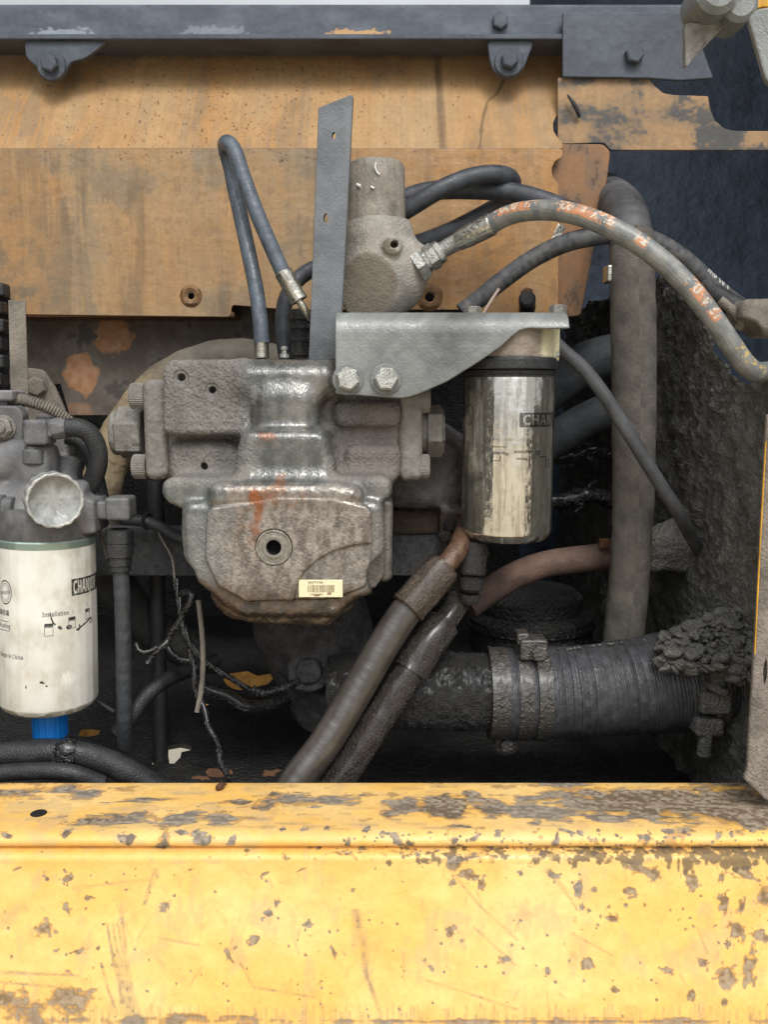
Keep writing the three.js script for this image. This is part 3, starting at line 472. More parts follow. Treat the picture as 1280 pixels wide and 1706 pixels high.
// ================================================================== orange brown guard plates
{
  const zf = -0.26, zt = -0.40;                                     // the upper plate leans back
  const A = P(640, 247, zf), B = P(640, 60, zt), n = V3(0, A.z - B.z, B.y - A.y).normalize();
  const t = thing('heat_guard', 'large orange brown bent guard plate behind the pump, streaked with soot', 'guard plate', P(480, 520, zf));
  const up = plate(A, n, rounded([[-220, 66], [938, 76], [938, 186], [928, 192], [922, 204], [923, 218], [932, 232], [938, 236], [938, 247], [-220, 247]], 3), 0.005, 0.001, [], true);
  const lo = plate(V3(0, 1.7, zf), V3(0, 0, 1), rounded([[-220, 247.6], [938, 247.6], [938, 262], [925, 268], [919, 282], [922, 296], [931, 306], [931, 524], [788, 524], [788, 516], [480, 516], [386, 508], [384, 528], [40, 524], [22, 514], [12, 486], [-220, 470]], 6), 0.005, 0.0008, [[318, 493, 7], [716, 495, 9]], true);
  const soot = rgb(70, 60, 50);
  const speck = []; { const r = rng(5); for (let i = 0; i < 900; i++) speck.push([r() * 520 + 150 + 260 * (r() - 0.5), 95 + 175 * r(), 0.6 + 1.2 * r() ** 4]); }
  const paint = (w, h, y0, upper) => dataTex(w, h, (u, v) => {
    const px = lerp(-220, 938, u), py = upper ? lerp(247, 66, v) : lerp(526, 247.6, v), x = px / 1000, y = py / 1000;
    const n1 = fbm(x * 14, y * 16, 1, 5), n2 = fbm(x * 70, y * 60, 2, 4), n3 = fbm(x * 300, y * 300, 3, 2), st = fbm(x * 60, y * 3, 4, 4), st2 = fbm(x * 220, y * 6, 6, 3), lean = fbm((x - y * 0.25) * 40, y * 2.2, 9, 4);
    const dust = rgb(167, 141, 104), orange = rgb(179, 131, 78), brown = rgb(160, 128, 90), grey = rgb(126, 112, 92);
    let c;
    if (upper) {
      c = mix3(rgb(170, 140, 101), rgb(177, 133, 82), clamp(0.45 + n1 + 0.6 * st));
      c = mix3(c, grey, 0.55 * sstep(0.05, 0.4, n1 + st2 * 0.6));
      c = mix3(c, soot, 0.5 * sstep(0.1, 0.35, fbm(x * 30, 0.3, 8, 3) * 0.7 + st * 0.5 - Math.abs(x - 0.73) * 3 + 0.05));
      c = mix3(c, brown, 0.5 * sstep(0.72, 0.9, x) * clamp(0.5 + st2));
      const drip = (pts, w) => { let m = 9; for (let i = 0; i < pts.length - 1; i++) { const [ax, ay] = pts[i], [bx, by] = pts[i + 1], ex = bx - ax, ey = by - ay, t = clamp(((px - ax) * ex + (py - ay) * ey) / (ex * ex + ey * ey)); m = Math.min(m, Math.hypot(px - ax - ex * t, py - ay - ey * t)); } return sstep(w, w * 0.3, m + 2 * n2); };
      if (px > 700 && px < 860) c = mix3(c, rgb(104, 84, 60), 0.75 * drip([[834, 138], [822, 160], [806, 172], [797, 196], [793, 214], [788, 247]], 3.2) + 0.4 * drip([[728, 120], [729, 247]], 6));
      c = mix3(c, rgb(96, 92, 88), 0.55 * sstep(0.0, 0.3, n1 + 0.5 * st + 0.25 * (noise(x * 5, 1, 9) )) * sstep(0.13, 0.09, y + n1 * 0.04));  // grey along the top is the haze veil put into the colour
    } else {
      const right = sstep(0.56, 0.7, x + n1 * 0.12);
      c = mix3(mix3(brown, dust, clamp(0.4 + 1.1 * n1 + 0.5 * lean)), orange, clamp(0.1 + 0.6 * lean + 0.4 * st + 0.6 * right));
      c = mix3(c, grey, 0.7 * sstep(-0.05, 0.4, n1 + 0.4 * lean + 0.3 * st2) * (1 - right * 0.9));
      c = mix3(c, rgb(112, 88, 64), 0.4 * sstep(0.12, 0.5, n2 + 0.35 * st2 + 0.15 * right));
      c = mix3(c, rgb(96, 82, 64), 0.38 * sstep(0.02, 0.34, fbm(x * 22, y * 2.4, 17, 4) + 0.5 * fbm(x * 120, y * 7, 19, 3) + 0.3 * n1) * (1 - 0.55 * right));
      c = mix3(c, orange, 0.5 * sstep(0.12, 0.0, Math.abs(x - 0.02) + 0.4 * Math.max(0, 0.42 - y)) * clamp(0.5 + n2 * 2));
    }
    c = c.map((q) => q * (1 + 0.16 * st2 + 0.12 * n3 + 0.12 * n2));
    return c;
  });
  const withSpecks = (t2, w, h, upper) => { const d = t2.image.data; for (const [sx, sy, q] of speck) { if ((sy < 247) !== upper) continue; const cx = (sx + 220) / 1158 * w, cy = upper ? (247 - sy) / 181 * h : (526 - sy) / 278.4 * h, rx = q / 1158 * w + 0.3, ry = q / (upper ? 181 : 278) * h + 0.2; for (let j = Math.floor(cy - ry); j <= cy + ry; j++) for (let i = Math.floor(cx - rx); i <= cx + rx; i++) if (i >= 0 && j >= 0 && i < w && j < h && ((i - cx) / rx) ** 2 + ((j - cy) / ry) ** 2 < 1) { const k = (j * w + i) * 4; d[k] *= 0.74; d[k + 1] *= 0.7; d[k + 2] *= 0.68; } } return t2; };
  const mU = mat(null, { map: withSpecks(paint(1400, 256, 0, true), 1400, 256, true), rough: 0.6 }), mL = mat(null, { map: withSpecks(paint(1400, 400, 0, false), 1400, 400, false), rough: 0.62 });
  for (const m of [mU, mL]) { m.bumpMap = softH.clone(); m.bumpMap.repeat.set(9, 4); m.bumpScale = 0.0004; m.roughnessMap = roughMap.clone(); m.roughnessMap.repeat.set(6, 3); m.roughness = 0.9; }
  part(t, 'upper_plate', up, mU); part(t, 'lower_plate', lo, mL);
  const mRing = mat([140, 104, 66], { rough: 0.6, mottle: 0.05 });
  for (const [x, y, r] of [[318, 493, 19], [716, 495, 23]]) { const c = P(x, y, zf), R = r * S(zf); part(t, 'threaded_boss', turned([[R * 0.4, -0.006], [R * 0.42, 0.002], [R * 0.66, 0.004], [R * 0.9, 0.0015], [R, -0.001]], c, c.clone().add(V3(0, 0, 1)), 32, 0.9), mRing); }
  // the narrow plate beside it
  const zn = -0.275; const t2 = single('narrow_guard', 'narrow rust brown guard plate with a slanting right edge, beside the large guard', 'guard plate', plate(V3(0, 1.7, zn), V3(0, 0, 1), rounded([[915, 240], [1006, 240], [1018, 252], [1012, 300], [968, 526], [915, 530]], 7), 0.005, 0.0012, [], true), mat(null, { rough: 0.6, map: dataTex(256, 640, (u, v) => { const n1 = fbm(u * 4, v * 9, 21, 5), n2 = fbm(u * 24, v * 50, 22, 3), st = fbm(u * 16, v * 3, 4, 3); return mix3(mix3(rgb(144, 104, 68), rgb(122, 98, 76), clamp(0.45 + n1 * 1.4 + st * 0.6)), rgb(84, 66, 50), 0.8 * sstep(0.12, 0.45, n1 + n2 * 0.7)).map((q) => q * (1 + 0.2 * n2)); }) }));
  single('upper_side_guard', 'grimy tan guard plate at upper right with a rounded notch cut in its corner', 'guard plate', plate(V3(0, 2, -0.292), V3(0, 0, 1), rounded([[930, 129], [1080, 129], [1092, 143], [1106, 155], [1124, 158], [1181, 160], [1184, 180], [1192, 200], [1208, 214], [1226, 218], [1300, 218], [1300, 250], [1018, 250], [1006, 238], [930, 240]], 3), 0.005, 0.001, [], true), mat(null, { rough: 0.65, map: dataTex(640, 200, (u, v) => { const n1 = fbm(u * 9, v * 4, 31, 5), n2 = fbm(u * 60, v * 24, 32, 3), st = fbm(u * 50, v * 2, 4, 3); const k = sstep(0.45, 0.9, u + n1 * 0.25); return mix3(mix3(rgb(164, 132, 94), rgb(138, 116, 90), clamp(0.4 + n1 * 1.5 + st * 0.7)), rgb(82, 80, 78), clamp(sstep(0.2, 0.75, k * 0.55 + n1 + n2 * 0.5 + 0.25))).map((q) => q * (1 + 0.25 * n2)); }) }));
  const q = P(965, 180, -0.285); single('hook_clip', 'small bent black clip hooked over the top of the tan guard plate', 'clip', tube(pp([[946, 158, -0.284], [956, 172, -0.282], [963, 186, -0.284], [966, 195, -0.288]]), (k) => 0.0012 + 0.002 * k * (1 - k) * 2 + 0.001 * k, { radial: 10 }), M.rubberDark);
}
{ // lower dark plate with flaked orange paint
  const z = -0.32, map = dataTex(1024, 320, (u, v) => {
    const px = lerp(14, 600, u), py = lerp(694, 520, v), x = px / 1000, y = py / 1000, n1 = fbm(x * 26, y * 26, 41, 5), n2 = fbm(x * 120, y * 120, 42, 3);
    let c = mix3(rgb(84, 74, 64), rgb(110, 102, 92), clamp(0.45 + n1 * 1.6));
    const patch = (cx, cy, rx, ry) => sstep(1.12, 0.88, Math.hypot((px - cx) / rx, (py - cy) / ry) + n1 * 0.9 + n2 * 0.3);
    const fl = Math.max(patch(184, 574, 28, 21), patch(138, 628, 24, 30), 0.5 * patch(120, 690, 30, 16));
    c = mix3(c, mix3(rgb(158, 112, 74), rgb(164, 124, 92), clamp(0.5 + n2 * 2)), fl * 0.92);
    c = mix3(c, rgb(46, 42, 38), 0.7 * sstep(0.1, 0.4, n1 + n2 * 0.5 + 0.2 * sstep(0.5, 0.2, Math.hypot((px - 210) / 90, (py - 650) / 60))) * (1 - fl));
    return c.map((q) => q * (1 + 0.2 * n2));
  });
  const t = thing('lower_guard', 'dark sooty guard plate with flaked orange paint, left of the pump below the large guard', 'guard plate', P(250, 690, z));
  part(t, 'guard_sheet', plate(V3(0, 1.6, z), V3(0, 0, 1), [[14, 500], [600, 500], [600, 692], [115, 692], [100, 640], [14, 640]], 0.005, 0.001, [], true), mat(null, { map, rough: 0.7 }));
  part(t, 'edge_flange', boxUV(plate(V3(0, 1.6, z + 0.03), V3(0.35, 0, 1).normalize(), [[13, 500], [42, 500], [48, 690], [18, 690]], 0.005, 0.001)), M.dustyRubber);
  part(t, 'shadow_lip', wbox(P(30, 0, z).x, P(0, 534, z).y, z, P(390, 0, z).x, P(0, 526, z).y, -0.262, 0.001), M.rust);
  const b = thing('corner_gusset', 'olive grey triangular gusset bolted at the lower left of the dark guard plate', 'bracket', P(70, 690, -0.28));
  part(b, 'gusset_plate', boxUV(plate(V3(0, 1.6, -0.275), V3(0, 0, 1), rounded([[22, 622], [40, 612], [72, 616], [92, 648], [110, 690], [100, 705], [24, 705]], 8), 0.008, 0.002)), M.dustyRubber);
  const c = P(60, 642, -0.275); part(b, 'bolt_head', merge([hex(c, c.clone().add(V3(0.004, -0.002, 0.014)), 0.0135, 0.4), rod(c.clone().add(V3(0, 0, -0.001)), c.clone().add(V3(0, 0, 0.003)), 0.0165, 0.001)]), M.dustyRubber);
  single('vent_block', 'dark ribbed engine part at the left edge of the photo', 'engine part', merge([...Array(6)].map((_, i) => rbox(-60, 470 + i * 30, 4 - (i % 2) * 4, 494 + i * 30, -0.235, -0.21, 0.004))), M.rubberDark);
}
{ // parts at the top right corner: gusset and rounded bosses of the hood hinge
  const t = thing('hood_hinge', 'pale grey hinge bracket with rounded bosses at the top right corner', 'hinge', P(1220, 110, -0.02));
  part(t, 'gusset', boxUV(plate(V3(0, 1.9, -0.03), V3(0, 0, 1), rounded([[1142, 40], [1150, 36], [1170, 38], [1186, 37], [1200, 30], [1212, 22], [1219, 28], [1210, 42], [1143, 112]], 3), 0.01, 0.002)), M.greyDirt);
  const c1 = P(1182, 4, -0.03), c2 = P(1224, 16, -0.03);
  part(t, 'pivot_boss', rod(c1.clone().add(V3(0, 0, -0.03)), c1.clone().add(V3(0, 0, 0.03)), 0.022, 0.006), M.bracket);
  part(t, 'pivot_boss', rod(c2.clone().add(V3(0, 0, -0.03)), c2.clone().add(V3(0, 0, 0.02)), 0.019, 0.005), M.bracket);
  part(t, 'hinge_arm', boxUV(plate(V3(0, 1.9, 0.0), V3(-0.25, 0, 1).normalize(), rounded([[1247, 30], [1262, 14], [1290, 10], [1330, 20], [1330, 180], [1276, 132]], 8), 0.012, 0.002)), M.bracket);
}

// ================================================================== unseen panels added outside the frame: a hood to shade the bay, a door to darken the silver filter
{
  const a = V3(0, 2.42, -1.0), b = V3(0, 2.72, 0.12), n = V3(0, b.z - a.z, a.y - b.y).normalize(), g = new RoundedBoxGeometry(2.0, 0.03, a.distanceTo(b), 2, 0.01);
  g.applyMatrix4(new THREE.Matrix4().makeBasis(V3(1, 0, 0), n, V3(1, 0, 0).cross(n))); g.translate(0, (a.y + b.y) / 2, (a.z + b.z) / 2);
  single('added_shade_hood', 'unseen hood added above the bay to shade it', 'hood', boxUV(g), M.black);  // added out of view to keep overhead sky off the bay
  single('added_side_door', 'unseen door added left of the bay to put a dark band in the silver filter', 'door', wbox(-1.0, 0.95, 0.12, -0.965, 2.0, 0.92, 0.008), M.black);  // added out of view, for a dark reflection on the can
  single('corner_sheet', 'yellow sheet edge at the extreme top right corner', 'panel', boxUV(plate(V3(0, 2, -0.06), V3(0, 0, 1), rounded([[1258, -40], [1330, -40], [1330, 14], [1272, 11], [1262, 14]], 3), 0.006, 0.001)), M.yellow);
}
// ================================================================== hydraulic pump regulator, the big casting in the middle
{
  const box = dBoxPx;
  const block = [
    dPrism([[270, 612], [284, 599], [412, 598], [412, 724], [290, 726], [270, 722]], -0.17, -0.006, 0.006, 0.008),   // upper left block
    box(270, 640, 560, 800, -0.17, -0.036, 0.008),
    box(400, 602, 556, 660, -0.17, -0.012, 0.006),
    box(545, 604, 668, 790, -0.17, -0.04, 0.006),
    box(556, 668, 668, 712, -0.17, -0.024, 0.010),                 // rib on the right
    box(575, 742, 668, 800, -0.17, -0.026, 0.010),
    box(280, 735, 395, 800, -0.17, -0.022, 0.012),
  ];
  const nose = [
    dPrism([[388, 612], [408, 608], [545, 608], [556, 616], [556, 646], [540, 656], [527, 676], [524, 716], [424, 716], [422, 680], [412, 660], [392, 650]], -0.1, 0.002, 0.012, 0.012),
    dPrism([[424, 640], [524, 640], [522, 760], [424, 760]], -0.1, 0.008, 0.016, 0.02),
    dPrism([[400, 722], [420, 716], [528, 716], [545, 724], [552, 760], [562, 800], [386, 800], [392, 755]], -0.1, 0.024, 0.011, 0.014),
  ];
  const cover = [
    dPrism([[268, 803], [284, 796], [636, 794], [652, 800], [655, 826], [640, 838], [622, 846], [300, 848], [280, 840], [268, 826]], -0.05, 0.03, 0.007, 0.010),   // flange
    dPrism([[346, 812], [360, 804], [560, 804], [600, 812], [612, 850], [340, 850]], -0.03, 0.046, 0.012, 0.012),
    dPrism([[300, 836], [640, 834], [641, 905], [640, 968], [626, 990], [590, 1002], [560, 1030], [410, 1030], [372, 1010], [330, 975], [304, 945], [299, 890]], -0.08, 0.04, 0.010, 0.014),
    dPrism([[344, 846], [470, 827], [560, 830], [618, 845], [620, 905], [618, 975], [560, 1000], [410, 1004], [362, 978], [340, 930]], -0.03, 0.047, 0.004, 0.01),
    dPrism([[630, 838], [655, 832], [654, 966], [632, 978]], -0.08, 0.0, 0.006, 0.006),        // side of the cover, set back
    dPrism([[345, 975], [610, 975], [588, 1016], [560, 1036], [545, 1047], [420, 1044], [372, 1030], [350, 1004]], -0.08, 0.028, 0.012, 0.012),
  ];
  const cq = P(622, 1000, 0.047), qx = 134 * S(0.047), qy = 97 * S(0.047);
  const sc1 = P(640, 960, 0.03), sc2 = P(292, 962, 0.03);
  const holes = [[301, 629, 6.5, -0.006, 1.9], [353, 650, 6, -0.006, 1.9], [340, 777, 6, -0.022, 0.7]].map(([x, y, r, z, k]) => { const c = P(x, y, z); return [dCyl(c.clone().add(V3(0, 0, -0.016)), c.clone().add(V3(0, 0, 0.01)), r * S(z), 0.0005), dCyl(c.clone().add(V3(0, 0, -0.0015)), c.clone().add(V3(0, 0, 0.01)), r * k * S(z), 0.0005)]; });
  const pl = P(456, 912, 0.047), seat1 = dCyl(pl.clone().add(V3(0, 0, -0.004)), pl.clone().add(V3(0, 0, 0.01)), 31 * S(0.047), 0.0005), seat2 = dCyl(pl.clone().add(V3(0, 0, -0.024)), pl.clone().add(V3(0, 0, 0.01)), 13.5 * S(0.047), 0.0005), seat = (x, y, z) => Math.min(seat1(x, y, z), seat2(x, y, z));
  const f = (x, y, z) => {
    let b = 9; for (const q of block) b = smin(b, q(x, y, z), 0.007);
    let n = 9; for (const q of nose) n = smin(n, q(x, y, z), 0.011);
    let d = smin(b, n, 0.016);
    let c = 9; for (let i = 0; i < cover.length; i++) c = smin(c, cover[i](x, y, z), i === 3 ? 0.001 : 0.006);
    // quarter-round recess at the lower right of the cover face, and scooped corners
    const q = Math.max((Math.hypot((x - cq.x) / qx, (y - cq.y) / qy) - 1) * qy, 0.0425 - z);
    c = smax(c, -q, 0.0035);
    c = smax(c, -(Math.hypot(x - sc1.x - 0.008, y - sc1.y - 0.0) - 0.026 + Math.max(0, 0.012 - z) * 4), 0.004);
    c = smax(c, -(Math.hypot(x - sc2.x, y - sc2.y) - 0.022 + Math.max(0, 0.012 - z) * 4), 0.006);
    d = smin(d, c, 0.013);
    for (const [h, cb] of holes) { d = Math.max(d, -h(x, y, z)); d = Math.max(d, -cb(x, y, z)); }
    d = Math.max(d, -seat(x, y, z));
    if (Math.abs(d) < 0.006) {
      const low = sstep(pl.y - 0.035, pl.y - 0.075, y), up = sstep(pl.y + 0.075, pl.y + 0.095, y);
      d -= 0.0003 * fbm(x * 200, y * 200, z * 200, 2) + 0.0009 * up * (1 - sstep(0.055, 0.04, Math.abs(x - pl.x - 0.012))) * fbm(x * 330, y * 330, z * 330, 2) + low * 0.0026 * Math.max(-0.3, fbm(x * 110, y * 110, z * 110, 4) - 0.02);
    }
    return d;
  };
  const rustX = P(445, 800, 0.04).x, flY = P(456, 815, 0.04).y;
  const colour = (x, y, z, nx, ny, nz) => {
    const n1 = fbm(x * 40, y * 40, z * 40, 5), n2 = fbm(x * 150, y * 150, z * 150, 3), n3 = fbm(x * 420, y * 420, z * 420, 2), st = fbm(x * 130, y * 14, 4, 4);
    const caked = mix3(rgb(104, 101, 96), rgb(132, 128, 121), clamp(0.5 + n1 + n3 * 0.7)), brown = rgb(116, 104, 98);
    let c = mix3(caked, brown, sstep(P(560, 0, 0).x, P(600, 0, 0).x, x + n1 * 0.02) * 0.6 * sstep(flY, flY + 0.02, y));
    // bare, rubbed iron on the nose and the flange: no dust there
    const inNose = sstep(0.052, 0.034, Math.abs(x - P(474, 0, 0).x) + n1 * 0.02) * sstep(-0.014, -0.003, z), inCover = sstep(flY + 0.012, flY - 0.004, y + n1 * 0.008);
    const bare = Math.max(inNose * 0.9, inCover * sstep(0.5, -0.1, ny * 0 + (y < flY - 0.022 ? 1 : 0)));
    const iron = mix3(rgb(98, 100, 98), rgb(138, 136, 130), clamp(0.45 + n1 + st + n2 * 0.5));
    c = mix3(c, iron, bare);
    // the face of the cover: old paint worn through in blotches
    const face = inCover * sstep(0.04, 0.044, z + 0.001 * n2);
    const blot = clamp(0.55 + 1.1 * fbm(x * 170, y * 60, 3, 5) + 0.8 * n3);
    c = mix3(c, mix3(rgb(112, 103, 95), rgb(156, 147, 137), sstep(0.0, 1.0, blot)), face);
    c = mix3(c, rgb(92, 85, 79), 0.5 * face * sstep(0.14, 0.38, fbm(x * 190 + 9, y * 150, 8, 4)));
    const bl = sstep(P(380, 0, 0.04).x, P(330, 0, 0.04).x, x + n1 * 0.03) * inCover;
    c = mix3(c, mix3(rgb(108, 114, 114), rgb(134, 136, 132), clamp(0.5 + n2)), 0.65 * bl);
    const lowB = inCover * sstep(pl.y - 0.028, pl.y - 0.055, y + n1 * 0.02);
    c = mix3(c, mix3(rgb(66, 60, 55), rgb(108, 94, 82), clamp(0.5 + n2 * 1.3)), lowB * 0.8);
    c = mix3(c, rgb(128, 96, 74), 0.5 * inCover * sstep(P(640, 975, 0).y + 0.03, P(640, 1000, 0).y, y) * sstep(P(420, 0, 0).x, P(300, 0, 0).x, x) );
    // rust bleeding down from the flange
    const rx = (x - P(437, 0, 0.04).x) / 0.03, ry = (y - P(437, 826, 0.044).y) / 0.017, rn = fbm(x * 110, y * 60, 5, 4), rf = fbm(x * 300, y * 200, 6, 3);
    const patch = sstep(0.1, 0.55, 1 - Math.hypot(rx, ry) + rn * 1.5 + rf * 0.7);
    const run = sstep(0.004, 0.0, Math.abs(x - P(414, 0, 0.045).x) - 0.004 * (0.6 + rn * 2)) * sstep(pl.y - 0.012, pl.y + 0.03, y + 0.02 * rn) * sstep(flY + 0.002, flY - 0.01, y);
    const run2 = sstep(0.016, 0.0, Math.abs(x - P(400, 0, 0.04).x) - 0.008 * st) * sstep(pl.y - 0.04, flY - 0.02, y) * sstep(flY + 0.002, flY - 0.01, y);
    const dab = sstep(0.015, 0.004, Math.hypot(x - P(447, 727, 0.02).x, (y - P(447, 727, 0.02).y) * 2.2) + n2 * 0.008);
    c = mix3(c, mix3(rgb(150, 92, 58), rgb(130, 104, 84), clamp(0.45 + rf * 2)), clamp(0.75 * patch + 0.55 * run + 0.4 * run2 * sstep(-0.2, 0.3, st + n2) + 0.6 * dab));
    return c.map((q) => q * (1 + 0.14 * n3 + 0.12 * n2));
  };
  const t = thing('hydraulic_pump', 'large grey cast iron hydraulic pump with a rust streaked lower cover, in the middle', 'hydraulic pump', P(460, 1040, -0.03));
  const lo = P(255, 1065, 0.05), hi = P(690, 585, 0.05);
  const bodyGeo = sdfMesh(f, V3(lo.x - 0.004, lo.y - 0.01, -0.175), V3(hi.x + 0.004, hi.y + 0.008, 0.053), 0.0017, colour);
  // second uv set, across the front: where the dust is rubbed off the bare iron is smoother
  { const p = bodyGeo.attributes.position, u2 = new Float32Array(p.count * 2); for (let i = 0; i < p.count; i++) { u2[2 * i] = (p.getX(i) - lo.x) / (hi.x - lo.x); u2[2 * i + 1] = (p.getY(i) - lo.y) / (hi.y - lo.y); } bodyGeo.setAttribute('uv1', new THREE.BufferAttribute(u2, 2)); }
  const smooth = (u, v) => { const x = lerp(lo.x, hi.x, u), y = lerp(lo.y, hi.y, v), n1 = fbm(x * 40, y * 40, 3, 5), n2 = fbm(x * 200, y * 200, 5, 3); const nosek = sstep(0.052, 0.034, Math.abs(x - P(474, 0, 0).x) + n1 * 0.03) , cov = sstep(flY + 0.014, flY - 0.002, y + n1 * 0.008), facek = sstep(0.11, 0.095, Math.abs(x - P(478, 0, 0).x)) * sstep(flY - 0.018, flY - 0.03, y); const wet = sstep(pl.y - 0.03, pl.y - 0.05, y + n1 * 0.02); return clamp(Math.max(nosek, cov) * (1 - 0.45 * facek * (1 - wet)) + n2 * 0.35); };
  const pm = M.iron.clone(); pm.roughness = 1; pm.metalness = 1; pm.roughnessMap = dataTex(512, 512, (u, v) => lerp(0.8, 0.27, smooth(u, v)), false); pm.metalnessMap = dataTex(512, 512, (u, v) => 0.5 * smooth(u, v) ** 2, false); pm.bumpScale = 0.0014; pm.bumpMap = dataTex(1024, 1024, (u, v) => { const x = lerp(lo.x, hi.x, u), y = lerp(lo.y, hi.y, v), s = smooth(u, v), g = fbm(x * 430, y * 430, 4, 3), q = fbm(x * 900, y * 900, 8, 2); return clamp(0.6 + (1 - 0.82 * s) * (0.8 * Math.min(0.22, g) + 0.35 * q) + 0.1 * s * fbm(x * 120, y * 120, 2, 3)); }, false); pm.bumpMap.channel = 1; pm.roughnessMap.channel = 1; pm.metalnessMap.channel = 1;
  part(t, 'pump_body', bodyGeo, pm);
  // port plug in the cover
  const R = 31 * S(0.047), q = pl.clone().add(V3(0, 0, -0.0038));
  const plug = part(t, 'port_plug', turned([[R * 0.4, 0.001], [R * 0.42, 0.0042], [R * 0.56, 0.005], [R * 0.62, 0.0045], [R * 0.66, 0.0036], [R * 0.86, 0.0036], [R * 0.9, 0.0048], [R * 0.97, 0.0044], [R * 0.985, 0]], q, q.clone().add(V3(0, 0, 1)), 48, 0.5), mat([178, 172, 160], { rough: 0.4, metal: 0.6, mottle: 0.02, bump: gritH, size: 0.02, h: 0.0005 }));
  const hx = new THREE.CylinderGeometry(R * 0.42, R * 0.38, 0.016, 6, 1, true); part(plug, 'hex_socket', boxUV(aim(hx, q.clone().add(V3(0, 0, -0.004)), q.clone().add(V3(0, 0, 1)))), M.blackOil);
  part(plug, 'socket_floor', aim(new THREE.CylinderGeometry(R * 0.5, R * 0.5, 0.001, 24), q.clone().add(V3(0, 0, -0.011)), q.clone().add(V3(0, 0, 1))), M.hole);
  // barcode label in the recess
  const cv = document.createElement('canvas'); cv.width = 512; cv.height = 208; const cx = cv.getContext('2d');
  cx.fillStyle = '#e9dfb8'; cx.fillRect(0, 0, 512, 208); { const r = rng(3); for (let i = 0; i < 900; i++) { cx.fillStyle = `rgba(${120 + r() * 60},${100 + r() * 50},${60 + r() * 30},${0.05 + r() * 0.15})`; cx.fillRect(r() * 512, r() * 208, 2 + r() * 18, 1 + r() * 5); }
    cx.fillStyle = '#5a4a30'; let x = 105; while (x < 410) { const w = 3 + 7 * r(); cx.fillRect(x, 62, w, 88); x += w + 4 + 6 * r(); }
    cx.font = 'bold 40px sans-serif'; cx.fillText('0AP71F6I', 108, 46); cx.font = 'bold 30px sans-serif'; cx.fillText('F000 13847', 130, 186); cx.fillStyle = 'rgba(90,60,50,.6)'; cx.fillRect(180, 172, 60, 26); cx.fillRect(330, 150, 50, 30); }
  const lt = new THREE.CanvasTexture(cv); lt.colorSpace = THREE.SRGBColorSpace;
  const a = P(498, 995, 0.0442), b = P(571, 966, 0.0442), lg = new RoundedBoxGeometry(b.x - a.x, b.y - a.y, 0.0012, 2, 0.0005); const lp = lg.attributes.position, lu = lg.attributes.uv; for (let i = 0; i < lp.count; i++) lu.setXY(i, lp.getX(i) / (b.x - a.x) + 0.5, lp.getY(i) / (b.y - a.y) + 0.5);
  lg.translate((a.x + b.x) / 2, (a.y + b.y) / 2, 0.0438); part(t, 'barcode_label', lg, mat(null, { map: lt, rough: 0.5, bump: softH, size: 0.4, h: 0.0003 }), 'cream barcode sticker');
  // end caps, hex plugs and knurled cap screws
  const capG = (x0, x1, y0, y1, zb, zf, r) => { const g = dBoxPx(x0, y0, x1, y1, zb, zf, r); const l = P(x0 - 6, y1 + 6, zf), h = P(x1 + 6, y0 - 6, zf); return sdfMesh((x, y, z) => g(x, y, z) - 0.0008 * fbm(x * 260, y * 260, z * 260, 3), V3(l.x, l.y, zb - 0.006), V3(h.x, h.y, zf + 0.006), 0.0018, (x, y, z) => { const n = fbm(x * 160, y * 160, z * 160, 3); return mix3(rgb(114, 110, 105), rgb(142, 137, 130), clamp(0.5 + n)); }); };
  part(t, 'end_cap', capG(240, 274, 632, 800, -0.15, -0.026, 0.009), M.iron); part(t, 'end_cap', capG(664, 705, 652, 802, -0.15, -0.034, 0.009), M.iron);
  const ax = (x0, x1, y, z, r, h) => { const A = P(x0, y, z), B = P(x1, y, z); B.y = A.y; return h ? hex(A, B, r * S(z), h) : rod(A, B, r * S(z), 0.0012, 40); };
  part(t, 'hex_plug', merge([ax(240, 196, 721, -0.075, 44, 0.35), ax(200, 190, 721, -0.075, 37)]), M.greyDirt); part(t, 'plug_collar', ax(242, 228, 722, -0.075, 40), M.greyDirt);
  part(t, 'hex_plug', ax(712, 740, 718, -0.085, 44, 0.35), M.greyDirt); part(t, 'plug_collar', ax(700, 718, 718, -0.085, 36), M.greyDirt);
  const knurl = (x0, x1, y, z, r) => { const A = P(x0, y, z), B = P(x1, y, z); B.y = A.y; const g = rod(A, B, r * S(z), 0.0012, 40); const list = [g], Rr = r * S(z), L = A.distanceTo(B) * 0.8, dir = Math.sign(B.x - A.x); for (let i = 0; i < 36; i++) { const an = i / 36 * 2 * Math.PI, w = new THREE.BoxGeometry(L, 0.0007, 0.0011); w.rotateX(-an); w.translate(A.x + dir * A.distanceTo(B) * 0.45, A.y + Math.cos(an) * Rr, A.z + Math.sin(an) * Rr); list.push(boxUV(w)); } return merge(list); };
  for (const [x0, x1, y, z, r] of [[243, 218, 660, -0.045, 21], [245, 222, 777, -0.045, 20], [695, 717, 666, -0.05, 21], [695, 716, 777, -0.05, 20]]) part(t, 'cap_screw', knurl(x0, x1, y, z, r), M.greyDirt);
  // grease nipple on top
  const gn = P(474, 596, -0.06); part(t, 'grease_nipple', turned([[0, 0], [0.0055, 0], [0.0055, 0.004], [0.003, 0.005], [0.003, 0.008], [0.0042, 0.009], [0.0042, 0.011], [0.002, 0.013], [0, 0.013]], gn, gn.clone().add(V3(0, 1, 0)), 20), M.bolt);
}
